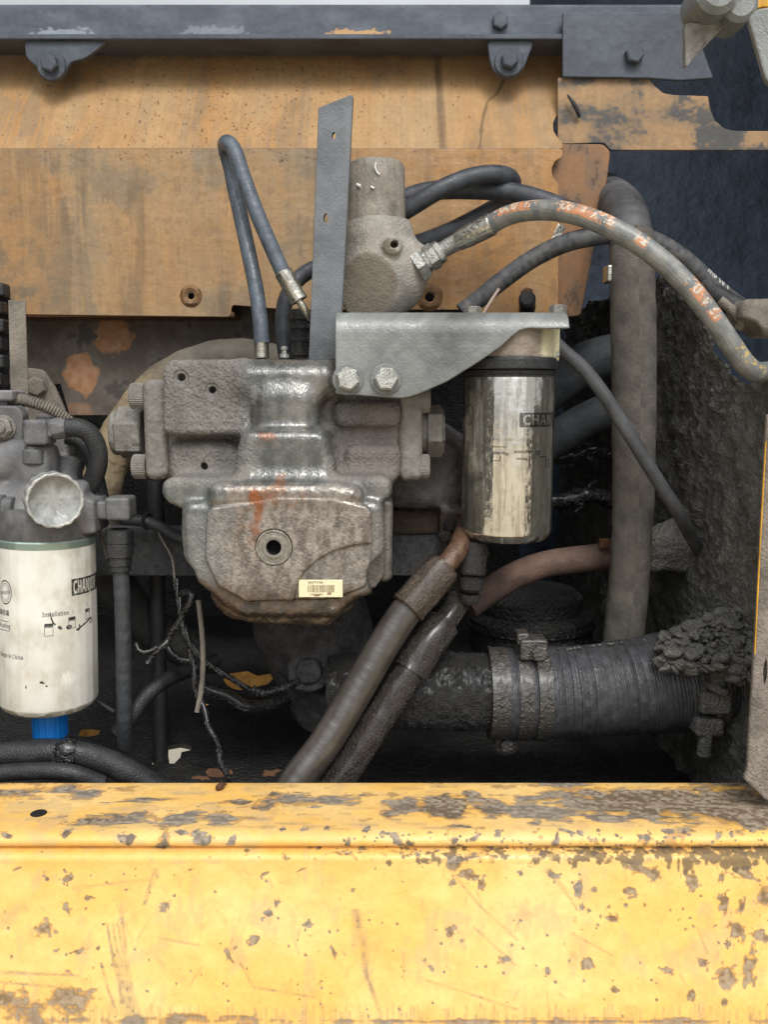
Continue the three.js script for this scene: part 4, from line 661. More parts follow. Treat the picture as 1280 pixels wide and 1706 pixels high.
{ // rough castings behind the pump: main pump housing on the right, drive housing below
  const h1 = dBoxPx(640, 735, 768, 850, -0.3, -0.12, 0.02), h2 = dCap(P(700, 770, -0.2), P(760, 800, -0.2), 0.06, 0.05), h3 = dBoxPx(640, 850, 735, 892, -0.3, -0.145, 0.006), h4 = dBoxPx(733, 845, 775, 900, -0.3, -0.12, 0.006);
  const f = (x, y, z) => { let d = smin(h1(x, y, z), h2(x, y, z), 0.03); d = smin(d, h3(x, y, z), 0.004); d = smin(d, h4(x, y, z), 0.006); return d - 0.002 * fbm(x * 120, y * 120, z * 120, 4); };
  const col = (x, y, z) => { const n = fbm(x * 120, y * 120, z * 120, 4), lowY = P(0, 848, -0.14).y; return mix3(mix3(rgb(92, 90, 88), rgb(124, 120, 116), clamp(0.5 + n * 1.2)), rgb(74, 62, 52), sstep(lowY + 0.004, lowY - 0.004, y)); };
  const l = P(630, 910, -0.12), h = P(790, 690, -0.12);
  const t = thing('pump_housing', 'rough dirt caked casting behind the pump, left of the silver filter', 'pump housing', P(700, 890, -0.2));
  part(t, 'housing_body', sdfMesh(f, V3(l.x - 0.03, l.y - 0.01, -0.3), V3(h.x + 0.02, h.y + 0.01, -0.09), 0.0026, col), mat(null, { vc: true, rough: 0.8, bump: gritH, size: 0.05, h: 0.0016 }));
  for (const [x, y, z] of [[748, 872, -0.115], [740, 892, -0.11], [803, 920, -0.08]]) { const c = P(x, y, z); part(t, 'bolt_head', hex(c, c.clone().add(V3(0.002, 0, 0.01)), 0.008, 0.5), M.tarPipe); }
  const g1 = dCap(P(520, 1040, -0.16), P(560, 1150, -0.17), 0.075, 0.065), g2 = dCyl(P(518, 1116, -0.12), P(514, 1118, -0.078), 0.026, 0.004), g3 = dCyl(P(518, 1116, -0.12), P(514, 1118, -0.07), 0.016, 0.005);
  const f2 = (x, y, z) => { let d = smin(g1(x, y, z), g2(x, y, z), 0.012); d = smin(d, g3(x, y, z), 0.004); return d - 0.0025 * fbm(x * 90, y * 90, z * 90, 4); };
  const l2 = P(430, 1215, -0.09), h2b = P(640, 1010, -0.09);
  const t2 = thing('drive_housing', 'dark oily rounded housing with a round boss, under the pump', 'housing', P(530, 1200, -0.16));
  part(t2, 'housing_body', sdfMesh(f2, V3(l2.x - 0.04, l2.y - 0.02, -0.26), V3(h2b.x + 0.03, h2b.y + 0.02, -0.05), 0.0028, (x, y, z) => { const n = fbm(x * 130, y * 130, z * 130, 4); return mix3(rgb(56, 54, 54), rgb(92, 90, 88), clamp(0.45 + n * 1.3)); }), mat(null, { vc: true, rough: 0.6, rmap: 0.05, bump: lumpH, size: 0.04, h: 0.0022 }));
}
single('cross_beam', 'black square beam with gritty oily surface running behind the pump', 'beam', rbox(120, 888, 746, 960, -0.22, -0.15, 0.003), mat([118, 120, 122], { rough: 0.36, bump: lumpH, size: 0.03, h: 0.003, mottle: 0.04 }));
// ================================================================== flat strip standing on the pump
{
  const z = -0.045, g = plate(V3(0, 1.6, z), V3(-0.12, 0, 1).normalize(), rounded([[530, 179], [586, 157], [588, 161], [579, 340], [567, 560], [566, 600], [514, 600], [519, 480], [526, 300]], 3), 0.007, 0.001, [[556, 226, 4.5, 8], [543, 364, 5.5, 10]]);
  single('flat_strip', 'upright grey flat steel strip with two holes and a slanted top, behind the filter bracket', 'steel strip', boxUV(g), M.steelBar);
}
// ================================================================== bent filter bracket
{
  const z = 0.006, out = [[558, 514], [840, 514], [950, 514], [951, 547], [905, 548], [882, 547], [866, 551], [852, 562], [836, 577], [800, 602], [745, 636], [700, 656], [682, 662], [668, 664], [559, 656]].map(([x, y]) => { const q = P(x, y, z); return [q.x, q.y]; }).reverse();
  const f2 = poly2(out), top = P(640, 519, z - 0.012).y, R = 0.024, T = 0.0085;
  const f = (x, y, zz) => {
    // cross-section: a bent sheet, front face at z, top at `top`
    const qx = zz - (z - 0.3), qy = y - (top - 0.3), a = Math.abs(qx) - 0.3 + R, b = Math.abs(qy) - 0.3 + R;
    const rr = Math.hypot(Math.max(a, 0), Math.max(b, 0)) + Math.min(Math.max(a, b), 0) - R;
    const sheet = Math.abs(rr + T / 2) - T / 2;
    return smax(smax(sheet, f2(x, Math.min(y, P(0, 524, z).y)), 0.0015), -0.1 - zz, 0.002) - 0.00025 * fbm(x * 200, y * 200, zz * 200, 3);
  };
  const l = P(550, 672, z), h = P(958, 508, z);
  const t = thing('filter_bracket', 'grey bent steel bracket bolted to the pump and carrying the silver filter', 'bracket', P(620, 662, z));
  part(t, 'bracket_plate', sdfMesh(f, V3(l.x, l.y, -0.105), V3(h.x, h.y, z + 0.006), 0.0016), M.bracket);
  for (const [x, y] of [[580, 632], [643, 632]]) {
    const c = P(x, y, z), w = part(t, 'washer', rod(c.clone().add(V3(0, 0, -0.001)), c.clone().add(V3(0, 0, 0.003)), 26 * S(z), 0.001, 40), M.bracket);
    part(t, 'bolt_head', hex(c.clone().add(V3(0, 0, 0.003)), c.clone().add(V3(0.0006, 0.0004, 0.014)), 20.5 * S(z), x === 580 ? 0.25 : 0.55), M.bolt);
  }
  for (const [x, zz] of [[788, -0.05], [930, -0.035]]) { const b = P(x, 523, zz); b.y = top; part(t, 'bolt_head', hex(b.clone(), b.clone().add(V3(0, 0.0095, 0)), 0.0095, 0.4), M.greyDirt); }
}
// ================================================================== silver filter and its head
{
  const z = -0.052, k = S(z), c = P(846, 760, z), R = 75 * k, yT = P(846, 628, z + R).y, yB = P(846, 908, z + R * 0.8).y, H = yT - yB;
  const t = thing('silver_filter', 'oil stained silver spin-on filter hanging from the bent bracket', 'oil filter', V3(c.x, yB, z));
  const W = 1024, Hh = 1024, cv = document.createElement('canvas'); cv.width = W; cv.height = Hh; const x2 = cv.getContext('2d');
  x2.fillStyle = '#fff'; x2.fillRect(0, 0, W, Hh);
  const ang = (px) => Math.asin(clamp((px - 846) / 75, -1, 1)) - 0.138, U = (px) => (ang(px) / (2 * Math.PI) + 0.5) * W, Vv = (py) => (py - 628) / (908 - 628) * Hh;
  x2.fillStyle = '#222'; x2.fillRect(U(864), Vv(686), 200, Vv(710) - Vv(686)); x2.fillStyle = '#fff'; x2.font = 'bold 82px sans-serif'; x2.save(); x2.translate(U(865) + 8, Vv(708)); x2.scale(0.62, 1); x2.fillText('CHANJOR', 0, -8); x2.restore();
  x2.fillStyle = 'rgba(40,36,30,.75)';
  for (const [px, py, w, h] of [[821, 741, 22, 4], [821, 750, 22, 8], [842, 752, 6, 8], [856, 748, 30, 8], [860, 760, 18, 6], [890, 748, 8, 16], [872, 762, 10, 4], [897, 758, 14, 5]]) x2.fillRect(U(px), Vv(py), U(px + w / 2) - U(px - w / 2), h * 2);
  x2.font = '22px sans-serif'; x2.fillText('Installation', U(822), Vv(732)); x2.lineWidth = 6; x2.strokeStyle = '#3a342c'; x2.beginPath(); x2.ellipse(U(783), Vv(690), 26, 62, 0, 0, 7); x2.stroke(); x2.beginPath(); x2.moveTo(U(820), Vv(756)); x2.lineTo(U(822), Vv(765)); x2.lineTo(U(834), Vv(765)); x2.lineTo(U(835), Vv(756)); x2.stroke();
  x2.strokeRect(U(908), Vv(764), 22, 50);
  const px2 = x2.getImageData(0, 0, W, Hh).data, at = (u, v) => px2[((Math.min(Hh - 1, (1 - v) * Hh | 0)) * W + Math.min(W - 1, u * W | 0)) * 4] / 255;
  const smear = (u, v) => fbm(u * 70, v * 4 + 3, 3, 5);
  const map = dataTex(W, 512, (u, v) => { const s = smear(u, v), s2 = fbm(u * 240, v * 14, 8, 4), d = clamp(0.45 + 1.5 * s + 0.6 * s2), b = fbm(u * 60, v * 30, 2, 4); let c2 = mix3(rgb(200, 194, 180), rgb(232, 228, 216), sstep(0.1, 0.8, d)); c2 = mix3(c2, rgb(160, 146, 124), 0.28 * sstep(0.1, 0.45, b + s * 0.5)); const ink = 1 - at(u, v); return mix3(c2, rgb(34, 30, 26), ink * 0.85 * sstep(-0.5, 0.1, s2 + 0.35)); });
  const rm = dataTex(512, 256, (u, v) => clamp(0.12 + 0.16 * fbm(u * 90, v * 5 + 3, 3, 4) + 0.2 * fbm(u * 50, v * 40, 5, 3)), false);
  const e = 0.014, prof = [[0, 0.0], [R * 0.6, 0.0], [R * 0.8, 0.0015]]; for (let i = 1; i <= 8; i++) { const a = -Math.PI / 2 + i / 8 * Math.PI / 2; prof.push([R - e + Math.cos(a) * e, e + Math.sin(a) * e + 0.0006]); } prof.push([R, H * 0.5], [R, H - 0.004], [R * 0.99, H], [R * 0.9, H + 0.001]);
  const g = turned(prof, V3(c.x, yB, z), V3(c.x, yT, z), 96, 0.9);
  const p = g.attributes.position, uv = g.attributes.uv;
  for (let i = 0; i < p.count; i += 3) { const q = [0, 1, 2].map((j) => Math.atan2(p.getX(i + j) - c.x, p.getZ(i + j) - z) / (2 * Math.PI) + 0.5); for (let j = 0; j < 3; j++) { let u = q[j]; if (Math.max(...q) - Math.min(...q) > 0.5 && u < 0.5) u += 1; uv.setXY(i + j, u, (p.getY(i + j) - yB) / H); } }
  part(t, 'filter_can', g, mat(null, { map, rough: 1, metal: 0.92, bump: null })).material.roughnessMap = rm;
  t.children[0].material.bumpMap = softH.clone(); t.children[0].material.bumpMap.repeat.set(6, 3); t.children[0].material.bumpScale = 0.0002;
  part(t, 'seal_ring', turned([[R * 0.9, 0], [R * 0.97, 0], [R * 0.97, 0.003], [R * 0.995, 0.004], [R * 0.995, 0.0075], [R * 0.96, 0.0085], [R * 0.9, 0.0085]], V3(c.x, yT, z), V3(c.x, yT + 1, z), 64), M.tarPipe);
  const y1 = yT + 0.0085, y2 = P(846, 594, z + R).y, y3 = P(846, 541, z).y;
  part(t, 'filter_collar', turned([[R * 0.9, 0], [R * 1.04, 0.0005], [R * 1.05, 0.002], [R * 1.05, y2 - y1 - 0.003], [R * 1.02, y2 - y1], [0, y2 - y1]], V3(c.x, y1, z), V3(c.x, y2, z), 64), M.rubberDark);
  const head = dCyl(V3(c.x, y2 - 0.002, z), V3(c.x, y3, z), R * 0.99, 0.004), blk = dBox(V3(P(922, 0, z).x, (P(0, 606, z).y + y3) / 2, z - 0.005), V3(20 * k, (y3 - P(0, 606, z).y) / 2, 0.02), 0.004);
  part(t, 'filter_head', sdfMesh((x, y, zz) => smin(head(x, y, zz), blk(x, y, zz), 0.008) - 0.0004 * fbm(x * 200, y * 200, zz * 200, 3), V3(c.x - R - 0.01, y2 - 0.02, z - R - 0.005), V3(P(955, 0, z).x, y3 + 0.005, z + R + 0.005), 0.0018, (x, y, zz) => { const n = fbm(x * 90, y * 90, zz * 90, 4); return mix3(mix3(rgb(150, 138, 124), rgb(120, 106, 92), clamp(0.5 + n)), rgb(226, 216, 176), sstep(P(900, 0, z).x, P(912, 0, z).x, x) * 0.85); }), mat(null, { vc: true, rough: 0.6, bump: gritH, size: 0.06, h: 0.0005 }));
  const sc = P(929, 590, z + 0.02); part(t, 'screw_head', rod(sc.clone().add(V3(0, 0, -0.008)), sc.clone().add(V3(0, 0, -0.002)), 0.0035, 0.0008, 16), M.bolt);
}
// ================================================================== tilted valve with a capped cylinder
{
  const z = -0.115, k = S(z), t = thing('relief_valve', 'dusty grey tilted valve with a round cylinder cap, behind the bracket', 'valve', P(640, 512, z));
  const a = P(628, 392, z), b = P(627, 282, z - 0.002), ax = b.clone().sub(a).normalize();
  const dust = mat([158, 150, 138], { rough: 0.75, rmap: 0.1, mottle: 0.12, bump: gritH, size: 0.08, h: 0.0004 });
  const L = a.distanceTo(b) + 0.006, R = 47 * k;
  part(t, 'cylinder_cap', turned([[0, -0.04], [R, -0.04], [R * 1.06, -0.008], [R * 1.05, 0], [R, 0.0005], [R * 0.985, L * 0.5], [R * 0.97, L - 0.006], [R * 0.93, L - 0.0015], [R * 0.86, L], [0, L]], a, b, 64, 0.5), dust);
  const fl = (pts, r) => tube(pts.map(([x, y]) => { const q = P(x, y, z), dx = q.x - P(627, 0, z).x; return V3(q.x, q.y, z + Math.sqrt(Math.max(0.0001, R * R * 0.98 - dx * dx))); }), r, { radial: 8, seg: 16 });
  part(t, 'paint_fleck', merge([fl([[627, 283], [626, 291], [629, 299], [633, 302]], 0.0009), fl([[596, 316], [602, 320]], 0.0018), fl([[619, 322], [624, 325]], 0.0012)]), mat([226, 226, 222], { rough: 0.6 }), 'white paint flecks');
  const body = dCap(P(632, 400, z), P(640, 452, z), 0.041, 0.044), foot = dCap(P(612, 470, z + 0.008), P(650, 470, z), 0.031, 0.038), arm = dCap(P(660, 440, z + 0.005), P(700, 436, z + 0.008), 0.026, 0.017), boss = dCyl(P(650, 414, z + 0.02), P(655, 408, z + 0.052), 0.0105, 0.003);
  const lug = dBoxPx(575, 470, 650, 520, z - 0.03, z + 0.03, 0.01);
  const fc = P(611, 476, z + 0.045), fn = V3(-0.35, -0.3, 1).normalize();
  const hp = P(656, 407, z + 0.05), hole = dCyl(hp.clone().add(V3(0, 0, -0.02)), hp.clone().add(V3(0.001, 0, 0.01)), 0.0042, 0.0004);
  const f = (x, y, zz) => { let d = smin(body(x, y, zz), foot(x, y, zz), 0.02); d = smin(d, arm(x, y, zz), 0.018); d = smin(d, lug(x, y, zz), 0.02); d = smin(d, boss(x, y, zz), 0.006); const cut = (x - fc.x) * fn.x + (y - fc.y) * fn.y + (zz - fc.z) * fn.z; d = smax(d, cut + 0.014, 0.0015); d = Math.max(d, -hole(x, y, zz)); d = Math.max(d, y - P(0, 386, z).y - 0.012); return d - 0.0005 * fbm(x * 150, y * 150, zz * 150, 3); };
  const l = P(555, 530, z), h = P(735, 365, z);
  part(t, 'valve_body', sdfMesh(f, V3(l.x, l.y, z - 0.06), V3(h.x, h.y, z + 0.07), 0.0018, (x, y, zz, nx, ny, nz) => { const n = fbm(x * 70, y * 70, zz * 70, 5), n2 = fbm(x * 300, y * 300, zz * 300, 2), cut = Math.abs((x - fc.x) * fn.x + (y - fc.y) * fn.y + (zz - fc.z) * fn.z + 0.014) < 0.001; return (cut ? mix3(rgb(122, 112, 98), rgb(140, 130, 114), clamp(0.5 + n)) : mix3(rgb(134, 129, 121), rgb(164, 157, 145), clamp(0.5 + n + n2 * 0.5))); }), mat(null, { vc: true, rough: 0.72, bump: gritH, size: 0.05, h: 0.0008 }));
}
// ================================================================== hoses round the valve
const textCanvas = (w, h, draw) => { const cv = document.createElement('canvas'); cv.width = w; cv.height = h; const c = cv.getContext('2d'); draw(c, w, h); return c.getImageData(0, 0, w, h).data; };
{ // hose with the worn orange stripe
  const pts = pp([[735, 420, -0.088], [770, 398, -0.078], [800, 384, -0.068], [850, 358, -0.045], [905, 350, -0.018], [960, 357, 0.008], [1020, 380, 0.03], [1080, 416, 0.042], [1135, 464, 0.05], [1180, 518, 0.055], [1216, 570, 0.055], [1240, 604, 0.052], [1258, 619, 0.045], [1276, 620, 0.03], [1320, 612, 0.0]]);
  const curve = new THREE.CatmullRomCurve3(pts, false, 'centripetal'), cut = 0.13, sub = []; for (let i = 0; i <= 60; i++) sub.push(curve.getPointAt(lerp(cut, 1, i / 60)));
  const t = thing('striped_hose', 'grey hydraulic hose with a worn orange stripe, curving from the valve to the right edge', 'hose', pts[2]);
  const W = 2048, H = 256;
  const px = textCanvas(W, H, (c) => { c.fillStyle = '#000'; c.fillRect(0, 0, W, H); c.fillStyle = '#f00'; c.fillRect(0, 108, 1370, 66); c.fillStyle = '#fff'; c.font = 'bold 62px sans-serif'; c.save(); c.translate(1370, 118); c.rotate(Math.PI); c.fillText('1SN  DN 10  YEF 21 68 BAR  ¤  650  R1AT  050 R1 10 ', 0, 0); c.restore(); c.fillStyle = '#0f0'; c.font = 'bold 58px sans-serif'; c.save(); c.translate(1800, 122); c.rotate(Math.PI); c.fillText('3E T° FLEX', 0, 0); c.restore(); });
  const map = dataTex(W, H, (u, v) => {
    const k = ((Math.min(H - 1, (1 - v) * H | 0)) * W + Math.min(W - 1, u * W | 0)) * 4, n = fbm(u * 60, v * 8, 5, 5), n2 = fbm(u * 260, v * 30, 2, 3);
    let c = mix3(rgb(112, 114, 112), rgb(138, 136, 128), clamp(0.5 + n * 1.4));
    const R = px[k] > 128, G = px[k + 1] > 128, gap = sstep(0.0, 0.12, n + n2 * 0.5 + 0.2) * (1 - sstep(0.015, 0.0, Math.abs(u - 0.17) - 0.018) ) * (1 - sstep(0.02, 0.0, Math.abs(u - 0.38) - 0.02)) * (1 - sstep(0.02, 0.0, Math.abs(u - 0.5) - 0.05));
    if (R) c = mix3(c, G ? rgb(206, 196, 178) : rgb(200, 136, 94), gap * clamp(0.7 + 0.9 * n2 + 0.6 * n)); else if (G) c = mix3(c, rgb(208, 172, 76), 0.85 * sstep(-0.3, 0.1, n2));
    return c.map((q) => q * (1 + 0.2 * n2));
  });
  map.wrapT = THREE.RepeatWrapping; map.offset.set(0, 0.61); map.needsUpdate = true;
  part(t, 'hose_body', tube(sub, 16.2 * S(-0.02), { unit: true, seg: 220, radial: 36 }), mat(null, { map, rough: 0.3, bump: softH, size: [0.2, 0.2], h: 0.0003 }));
  const at = (u) => curve.getPointAt(u), k = S(-0.075);
  const cr = at(0.045), ce = at(0.135), D = ce.clone().sub(cr).normalize(), LL = cr.distanceTo(ce), r = 18 * k;
  part(t, 'crimp_sleeve', turned([[r * 0.6, 0], [r * 0.88, 0.001], [r * 0.95, LL * 0.2], [r, LL * 0.25], [r, LL * 0.5], [r * 1.02, LL * 0.55], [r * 1.03, LL - 0.001], [r * 0.95, LL], [r * 0.8, LL]], cr, ce, 16, 0.3), M.crimp);
  const n0 = P(694, 446, -0.092), n1 = P(738, 416, -0.09), dd = n1.clone().sub(n0).normalize(), step = (a, b) => [n0.clone().addScaledVector(dd, a), n0.clone().addScaledVector(dd, b)];
  part(t, 'hex_nut', hex(...step(0.000, 0.012), 0.0185, 0.2), M.bolt); part(t, 'hex_nut', hex(...step(0.0165, 0.028), 0.0155, 0.5), M.bolt);
  part(t, 'stem', merge([rod(...step(0.011, 0.018), 0.0125, 0.0006), rod(...step(0.027, 0.034), 0.0135, 0.001), rod(n0.clone().addScaledVector(dd, 0.033), cr.clone().addScaledVector(D, 0.002), 0.0095, 0.0005)]), M.bolt);
}
const hose = (name, label, pts, rpx, z, m, o = {}) => single(name, label, 'hose', tube(pp(pts), rpx * S(z), o), m, o.group ? { group: o.group } : {});
hose('black_hose', 'black hose looping back on itself above the striped hose, right of the valve cap', [[640, 372, -0.16], [690, 342, -0.15], [735, 315, -0.145], [790, 294, -0.15], [835, 291, -0.16], [853, 300, -0.175], [852, 318, -0.19], [832, 340, -0.2], [790, 365, -0.205], [745, 387, -0.2], [700, 404, -0.19], [670, 412, -0.18]], 14.5, -0.16, M.rubber);
hose('black_hose', 'black hose passing straight from the valve cap to under the striped hose', [[640, 348, -0.19], [690, 325, -0.185], [730, 317, -0.18], [790, 316, -0.18], [850, 320, -0.165], [905, 334, -0.15], [960, 356, -0.14], [1030, 386, -0.14], [1080, 412, -0.15], [1130, 444, -0.16], [1180, 482, -0.18], [1212, 506, -0.2], [1250, 530, -0.23]], 15.5, -0.16, M.rubber);
{
  const W = 1024, H = 64, px = textCanvas(W, H, (c) => { c.fillStyle = '#000'; c.fillRect(0, 0, W, H); c.fillStyle = '#fff'; c.font = 'bold 24px sans-serif'; c.fillText('WP 60 1', 800, 22); });
  const map = dataTex(W, H, (u, v) => { const n = fbm(u * 80, v * 6, 6, 4), k = ((Math.min(H - 1, (1 - v) * H | 0)) * W + Math.min(W - 1, u * W | 0)) * 4; return mix3(mix3(rgb(62, 64, 68), rgb(92, 90, 88), clamp(0.5 + n * 1.5)), rgb(196, 196, 190), px[k] / 255 * 0.8); });
  hose('black_hose', 'black hose with small white lettering rising from behind the bracket to the right', [[770, 520, -0.17], [800, 497, -0.17], [840, 465, -0.165], [890, 430, -0.16], [940, 406, -0.15], [990, 394, -0.14], [1040, 390, -0.14], [1090, 402, -0.145], [1140, 432, -0.15], [1180, 468, -0.155], [1210, 494, -0.16], [1260, 530, -0.17]], 15, -0.15, mat(null, { map, rough: 0.6 }), { unit: true });
}
hose('drain_hose', 'thin grey hose running from the filter head down to the mud caked wall', [[915, 562, -0.075], [940, 585, -0.07], [975, 616, -0.065], [1010, 662, -0.06], [1050, 725, -0.06], [1090, 790, -0.065], [1125, 845, -0.075], [1152, 893, -0.12], [1172, 928, -0.17]], 11.5, -0.065, M.greyPaint);
single('wire_stub', 'short pale wire stub poking up behind the filter bracket', 'wire', tube(pp([[806, 522, -0.09], [818, 502, -0.088], [832, 481, -0.09]]), 2.6 * S(-0.09), { radial: 10 }), mat([182, 160, 146], { rough: 0.7 }));
{ const t = thing('guard_stud', 'rusty orange stud with a black grommet on the guard plate behind the bracket', 'stud', P(880, 515, -0.255)); const c = P(879, 512, -0.255); part(t, 'grommet', rod(P(879, 514, -0.255), P(879, 497, -0.215), 0.011, 0.003), M.rubberDark); part(t, 'stud_tip', hex(P(879, 503, -0.24), P(879, 487, -0.22), 0.0085), M.rust); }
single('zip_tag', 'pale bent strip of tape stuck behind the striped hose', 'tape', boxUV(plate(V3(0, 1.6, -0.2), V3(0.2, 0, 1).normalize(), rounded([[931, 372], [944, 378], [934, 394], [924, 412], [917, 404]], 3), 0.0015, 0.0004)), M.crimp);
{ // folded hose left of the strip: up, sharp bend, and down
  const t = thing('folded_hose', 'slim blue grey hose folded into a tall sharp loop on top of the pump', 'hose', P(435, 592, -0.07));
  part(t, 'hose_body', tube(pp([[436, 572, -0.07], [434, 540, -0.072], [428, 490, -0.078], [416, 430, -0.088], [402, 365, -0.1], [386, 295, -0.112], [376, 258, -0.112], [373, 241, -0.1], [380, 238, -0.085], [390, 250, -0.078], [404, 290, -0.072], [424, 345, -0.066], [448, 402, -0.062], [472, 455, -0.06], [480, 470, -0.06]]), (q) => (12.5 - 2 * sstep(0.09, 0.03, Math.abs(q - 0.52))) * S(-0.08), { seg: 200 }), mat([96, 106, 116], { rough: 0.42, rmap: 0.08, mottle: 0.07, bump: softH, size: 0.05, h: 0.0005 }));
  const ferr = (a, b, r) => { const L = a.distanceTo(b); return turned([[r * 0.6, 0], [r * 0.95, 0.0005], [r, 0.0015], [r * 0.96, L * 0.3], [r * 0.99, L * 0.36], [r * 0.96, L * 0.62], [r, L * 0.68], [r, L - 0.0015], [r * 0.9, L], [r * 0.5, L]], a, b, 40, 0.4); };
  part(t, 'crimp_sleeve', ferr(P(436, 598, -0.07), P(435, 556, -0.071), 12.5 * S(-0.07)), M.crimp);
  part(t, 'crimp_sleeve', ferr(P(499, 502, -0.06), P(471, 452, -0.06), 15 * S(-0.06)), M.crimp);
  part(t, 'stem', tube(pp([[496, 498, -0.06], [508, 516, -0.062], [516, 530, -0.07]]), 6 * S(-0.06)), M.crimp);
}
{
  const t = thing('elbow_fitting', 'dark banjo fitting with bright rings beside the strip on top of the pump', 'fitting', P(500, 590, -0.1));
  part(t, 'fitting_body', rod(P(500, 595, -0.1), P(500, 515, -0.1), 15 * S(-0.1), 0.002), M.tarPipe);
  for (const y of [545, 530, 566]) part(t, 'ring', rod(P(500, y + 4, -0.1), P(500, y - 4, -0.1), 17.5 * S(-0.1), 0.0012), M.tarPipe);
  hose('pilot_hose', 'grey hose rising behind the flat strip from the top of the pump', [[478, 600, -0.13], [472, 560, -0.13], [472, 520, -0.13], [480, 490, -0.13], [500, 462, -0.135], [530, 445, -0.14], [560, 440, -0.15]], 13, -0.13, M.rubber);
}
// ================================================================== left: white fuel filter and its head
{
  const z = -0.03, k = S(z), R = 82 * k, yT = P(78, 916, z + R).y, yB = P(80, 1195, z + R * 0.7).y, xT = P(76, 915, z).x, xB = P(82, 1190, z).x, A = V3(xB, yB, z), B = V3(xT, yT, z), H = A.distanceTo(B), ax = B.clone().sub(A).normalize();
  const t = thing('fuel_filter', 'white spin-on fuel filter with black print and a blue drain cap, at the left edge', 'fuel filter', A);
  const W = 2048, Hh = 800, U = (px) => ((Math.asin(clamp((px - 78) / 82, -0.999, 0.999)) + 0.345) / (2 * Math.PI) + 0.5) * W, Vv = (py) => (py - 915) / (1195 - 915) * Hh;
  const img = textCanvas(W, Hh, (c) => {
    c.fillStyle = '#fff'; c.fillRect(0, 0, W, Hh); c.fillStyle = '#000'; c.strokeStyle = '#000';
    const wrap = (px, py, w, fn) => { c.save(); c.translate(U(px), Vv(py)); fn(); c.restore(); };
    wrap(118, 966, 0, () => { c.fillStyle = '#111'; c.fillRect(0, 0, 420, 78); c.fillStyle = '#fff'; c.font = 'bold 84px sans-serif'; c.scale(0.62, 1); c.fillText('CHANJOR', 18, 69); });
    c.fillStyle = '#111';
    wrap(16, 986, 0, () => { c.lineWidth = 6; c.beginPath(); c.arc(0, 0, 53, 0, 7); c.stroke(); c.lineWidth = 2.5; c.beginPath(); c.arc(0, 0, 41, 0, 7); c.stroke(); c.rotate(-0.12); c.font = 'bold 21px sans-serif'; c.textAlign = 'center'; c.fillText('GENUINE', 0, 8); for (let i = 0; i < 26; i++) { const a = i / 26 * 6.283; c.fillRect(Math.cos(a) * 33 - 2, Math.sin(a) * 33 - 2, 4, 4); } });
    wrap(-1, 1014, 0, () => { const g = ['柴', '油', '滤', '清', '器', '滤']; const r = rng(21); c.lineWidth = 4; for (let i = 0; i < 6; i++) { const x = i * 33 - 20, s = 26; const ln = (a, b, d, e) => { c.beginPath(); c.moveTo(x + a * s, b * s); c.lineTo(x + d * s, e * s); c.stroke(); }; ln(0.05, 0.15, 0.18, 0.3); ln(0, 0.45, 0.16, 0.55); ln(0.02, 0.98, 0.22, 0.68); ln(0.35, 0.15, 1, 0.15); ln(0.35, 0.15, 0.35, 0.95); ln(1, 0.15, 1, 0.95); ln(0.35, 0.5, 1, 0.5); ln(0.35, 0.95, 1, 0.95); ln(0.67, 0, 0.67, 0.95); if (i % 2) ln(0.35, 0.72, 1, 0.72); } });
    wrap(0, 1034, 0, () => { c.fillRect(-80, -4, 238, 3); c.font = 'bold 28px sans-serif'; c.fillText('Clean Water Reading', -110, 28); c.fillRect(-80, 38, 242, 3); });
    wrap(6, 1092, 0, () => { c.font = 'bold 29px sans-serif'; c.fillText('Made in China', 0, 0); });
    wrap(72, 1020, 0, () => { c.font = 'bold 30px sans-serif'; c.fillText('Installation', 0, 8); });
    const can = (px, py, s) => wrap(px, py, 0, () => { c.lineWidth = 3; c.fillRect(0, -12 * s, 36 * s, 10 * s); c.strokeRect(1, 0, 34 * s, 26 * s); });
    can(75, 1040, 1.5); can(112, 1033, 1.4); can(139, 1025, 1.3);
    c.lineWidth = 9; c.beginPath(); c.moveTo(U(84), Vv(1018)); c.lineTo(U(88), Vv(1032)); c.lineTo(U(92), Vv(1037)); c.stroke(); c.beginPath(); c.ellipse(U(99), Vv(1042), 15, 8, 0.4, 0, 7); c.ellipse(U(113), Vv(1043), 20, 11, 0, 0, 7); c.fill(); c.beginPath(); c.arc(U(127), Vv(1046), 13, -1, 2.2); c.arc(U(147), Vv(1040), 12, -1, 2.2); c.stroke(); c.font = '20px sans-serif'; c.fillText('2', U(118), Vv(1020)); c.fillText('3', U(141), Vv(1014));
    for (const [px, py, w, h] of [[66, 1127, 22, 11], [70, 1129, 14, 7], [75, 1134, 12, 8], [44, 1134, 8, 14]]) c.fillRect(U(px), Vv(py), w, h);
  });
  const map = dataTex(W, Hh, (u, v) => { const i = ((Math.min(Hh - 1, (1 - v) * Hh | 0)) * W + Math.min(W - 1, u * W | 0)) * 4, n = fbm(u * 20, v * 8, 14, 5), n2 = fbm(u * 160, v * 60, 3, 3); let c = mix3(rgb(226, 224, 214), rgb(206, 202, 188), clamp(0.35 + n * 1.3)); c = mix3(c, rgb(190, 184, 166), 0.3 * sstep(0.12, 0.45, n + n2 * 0.4)); c = mix3(c, rgb(240, 238, 226), 0.7 * sstep(0.05, 0.02, Math.hypot((u - U(108) / W) * 1.6, v - 1 + Vv(1127) / Hh) + 0.03 * n2)); return mix3(c, rgb(30, 30, 30), clamp((1 - img[i] / 255) * 1.15) * (0.97 - 0.3 * clamp(n2 * 2))); });
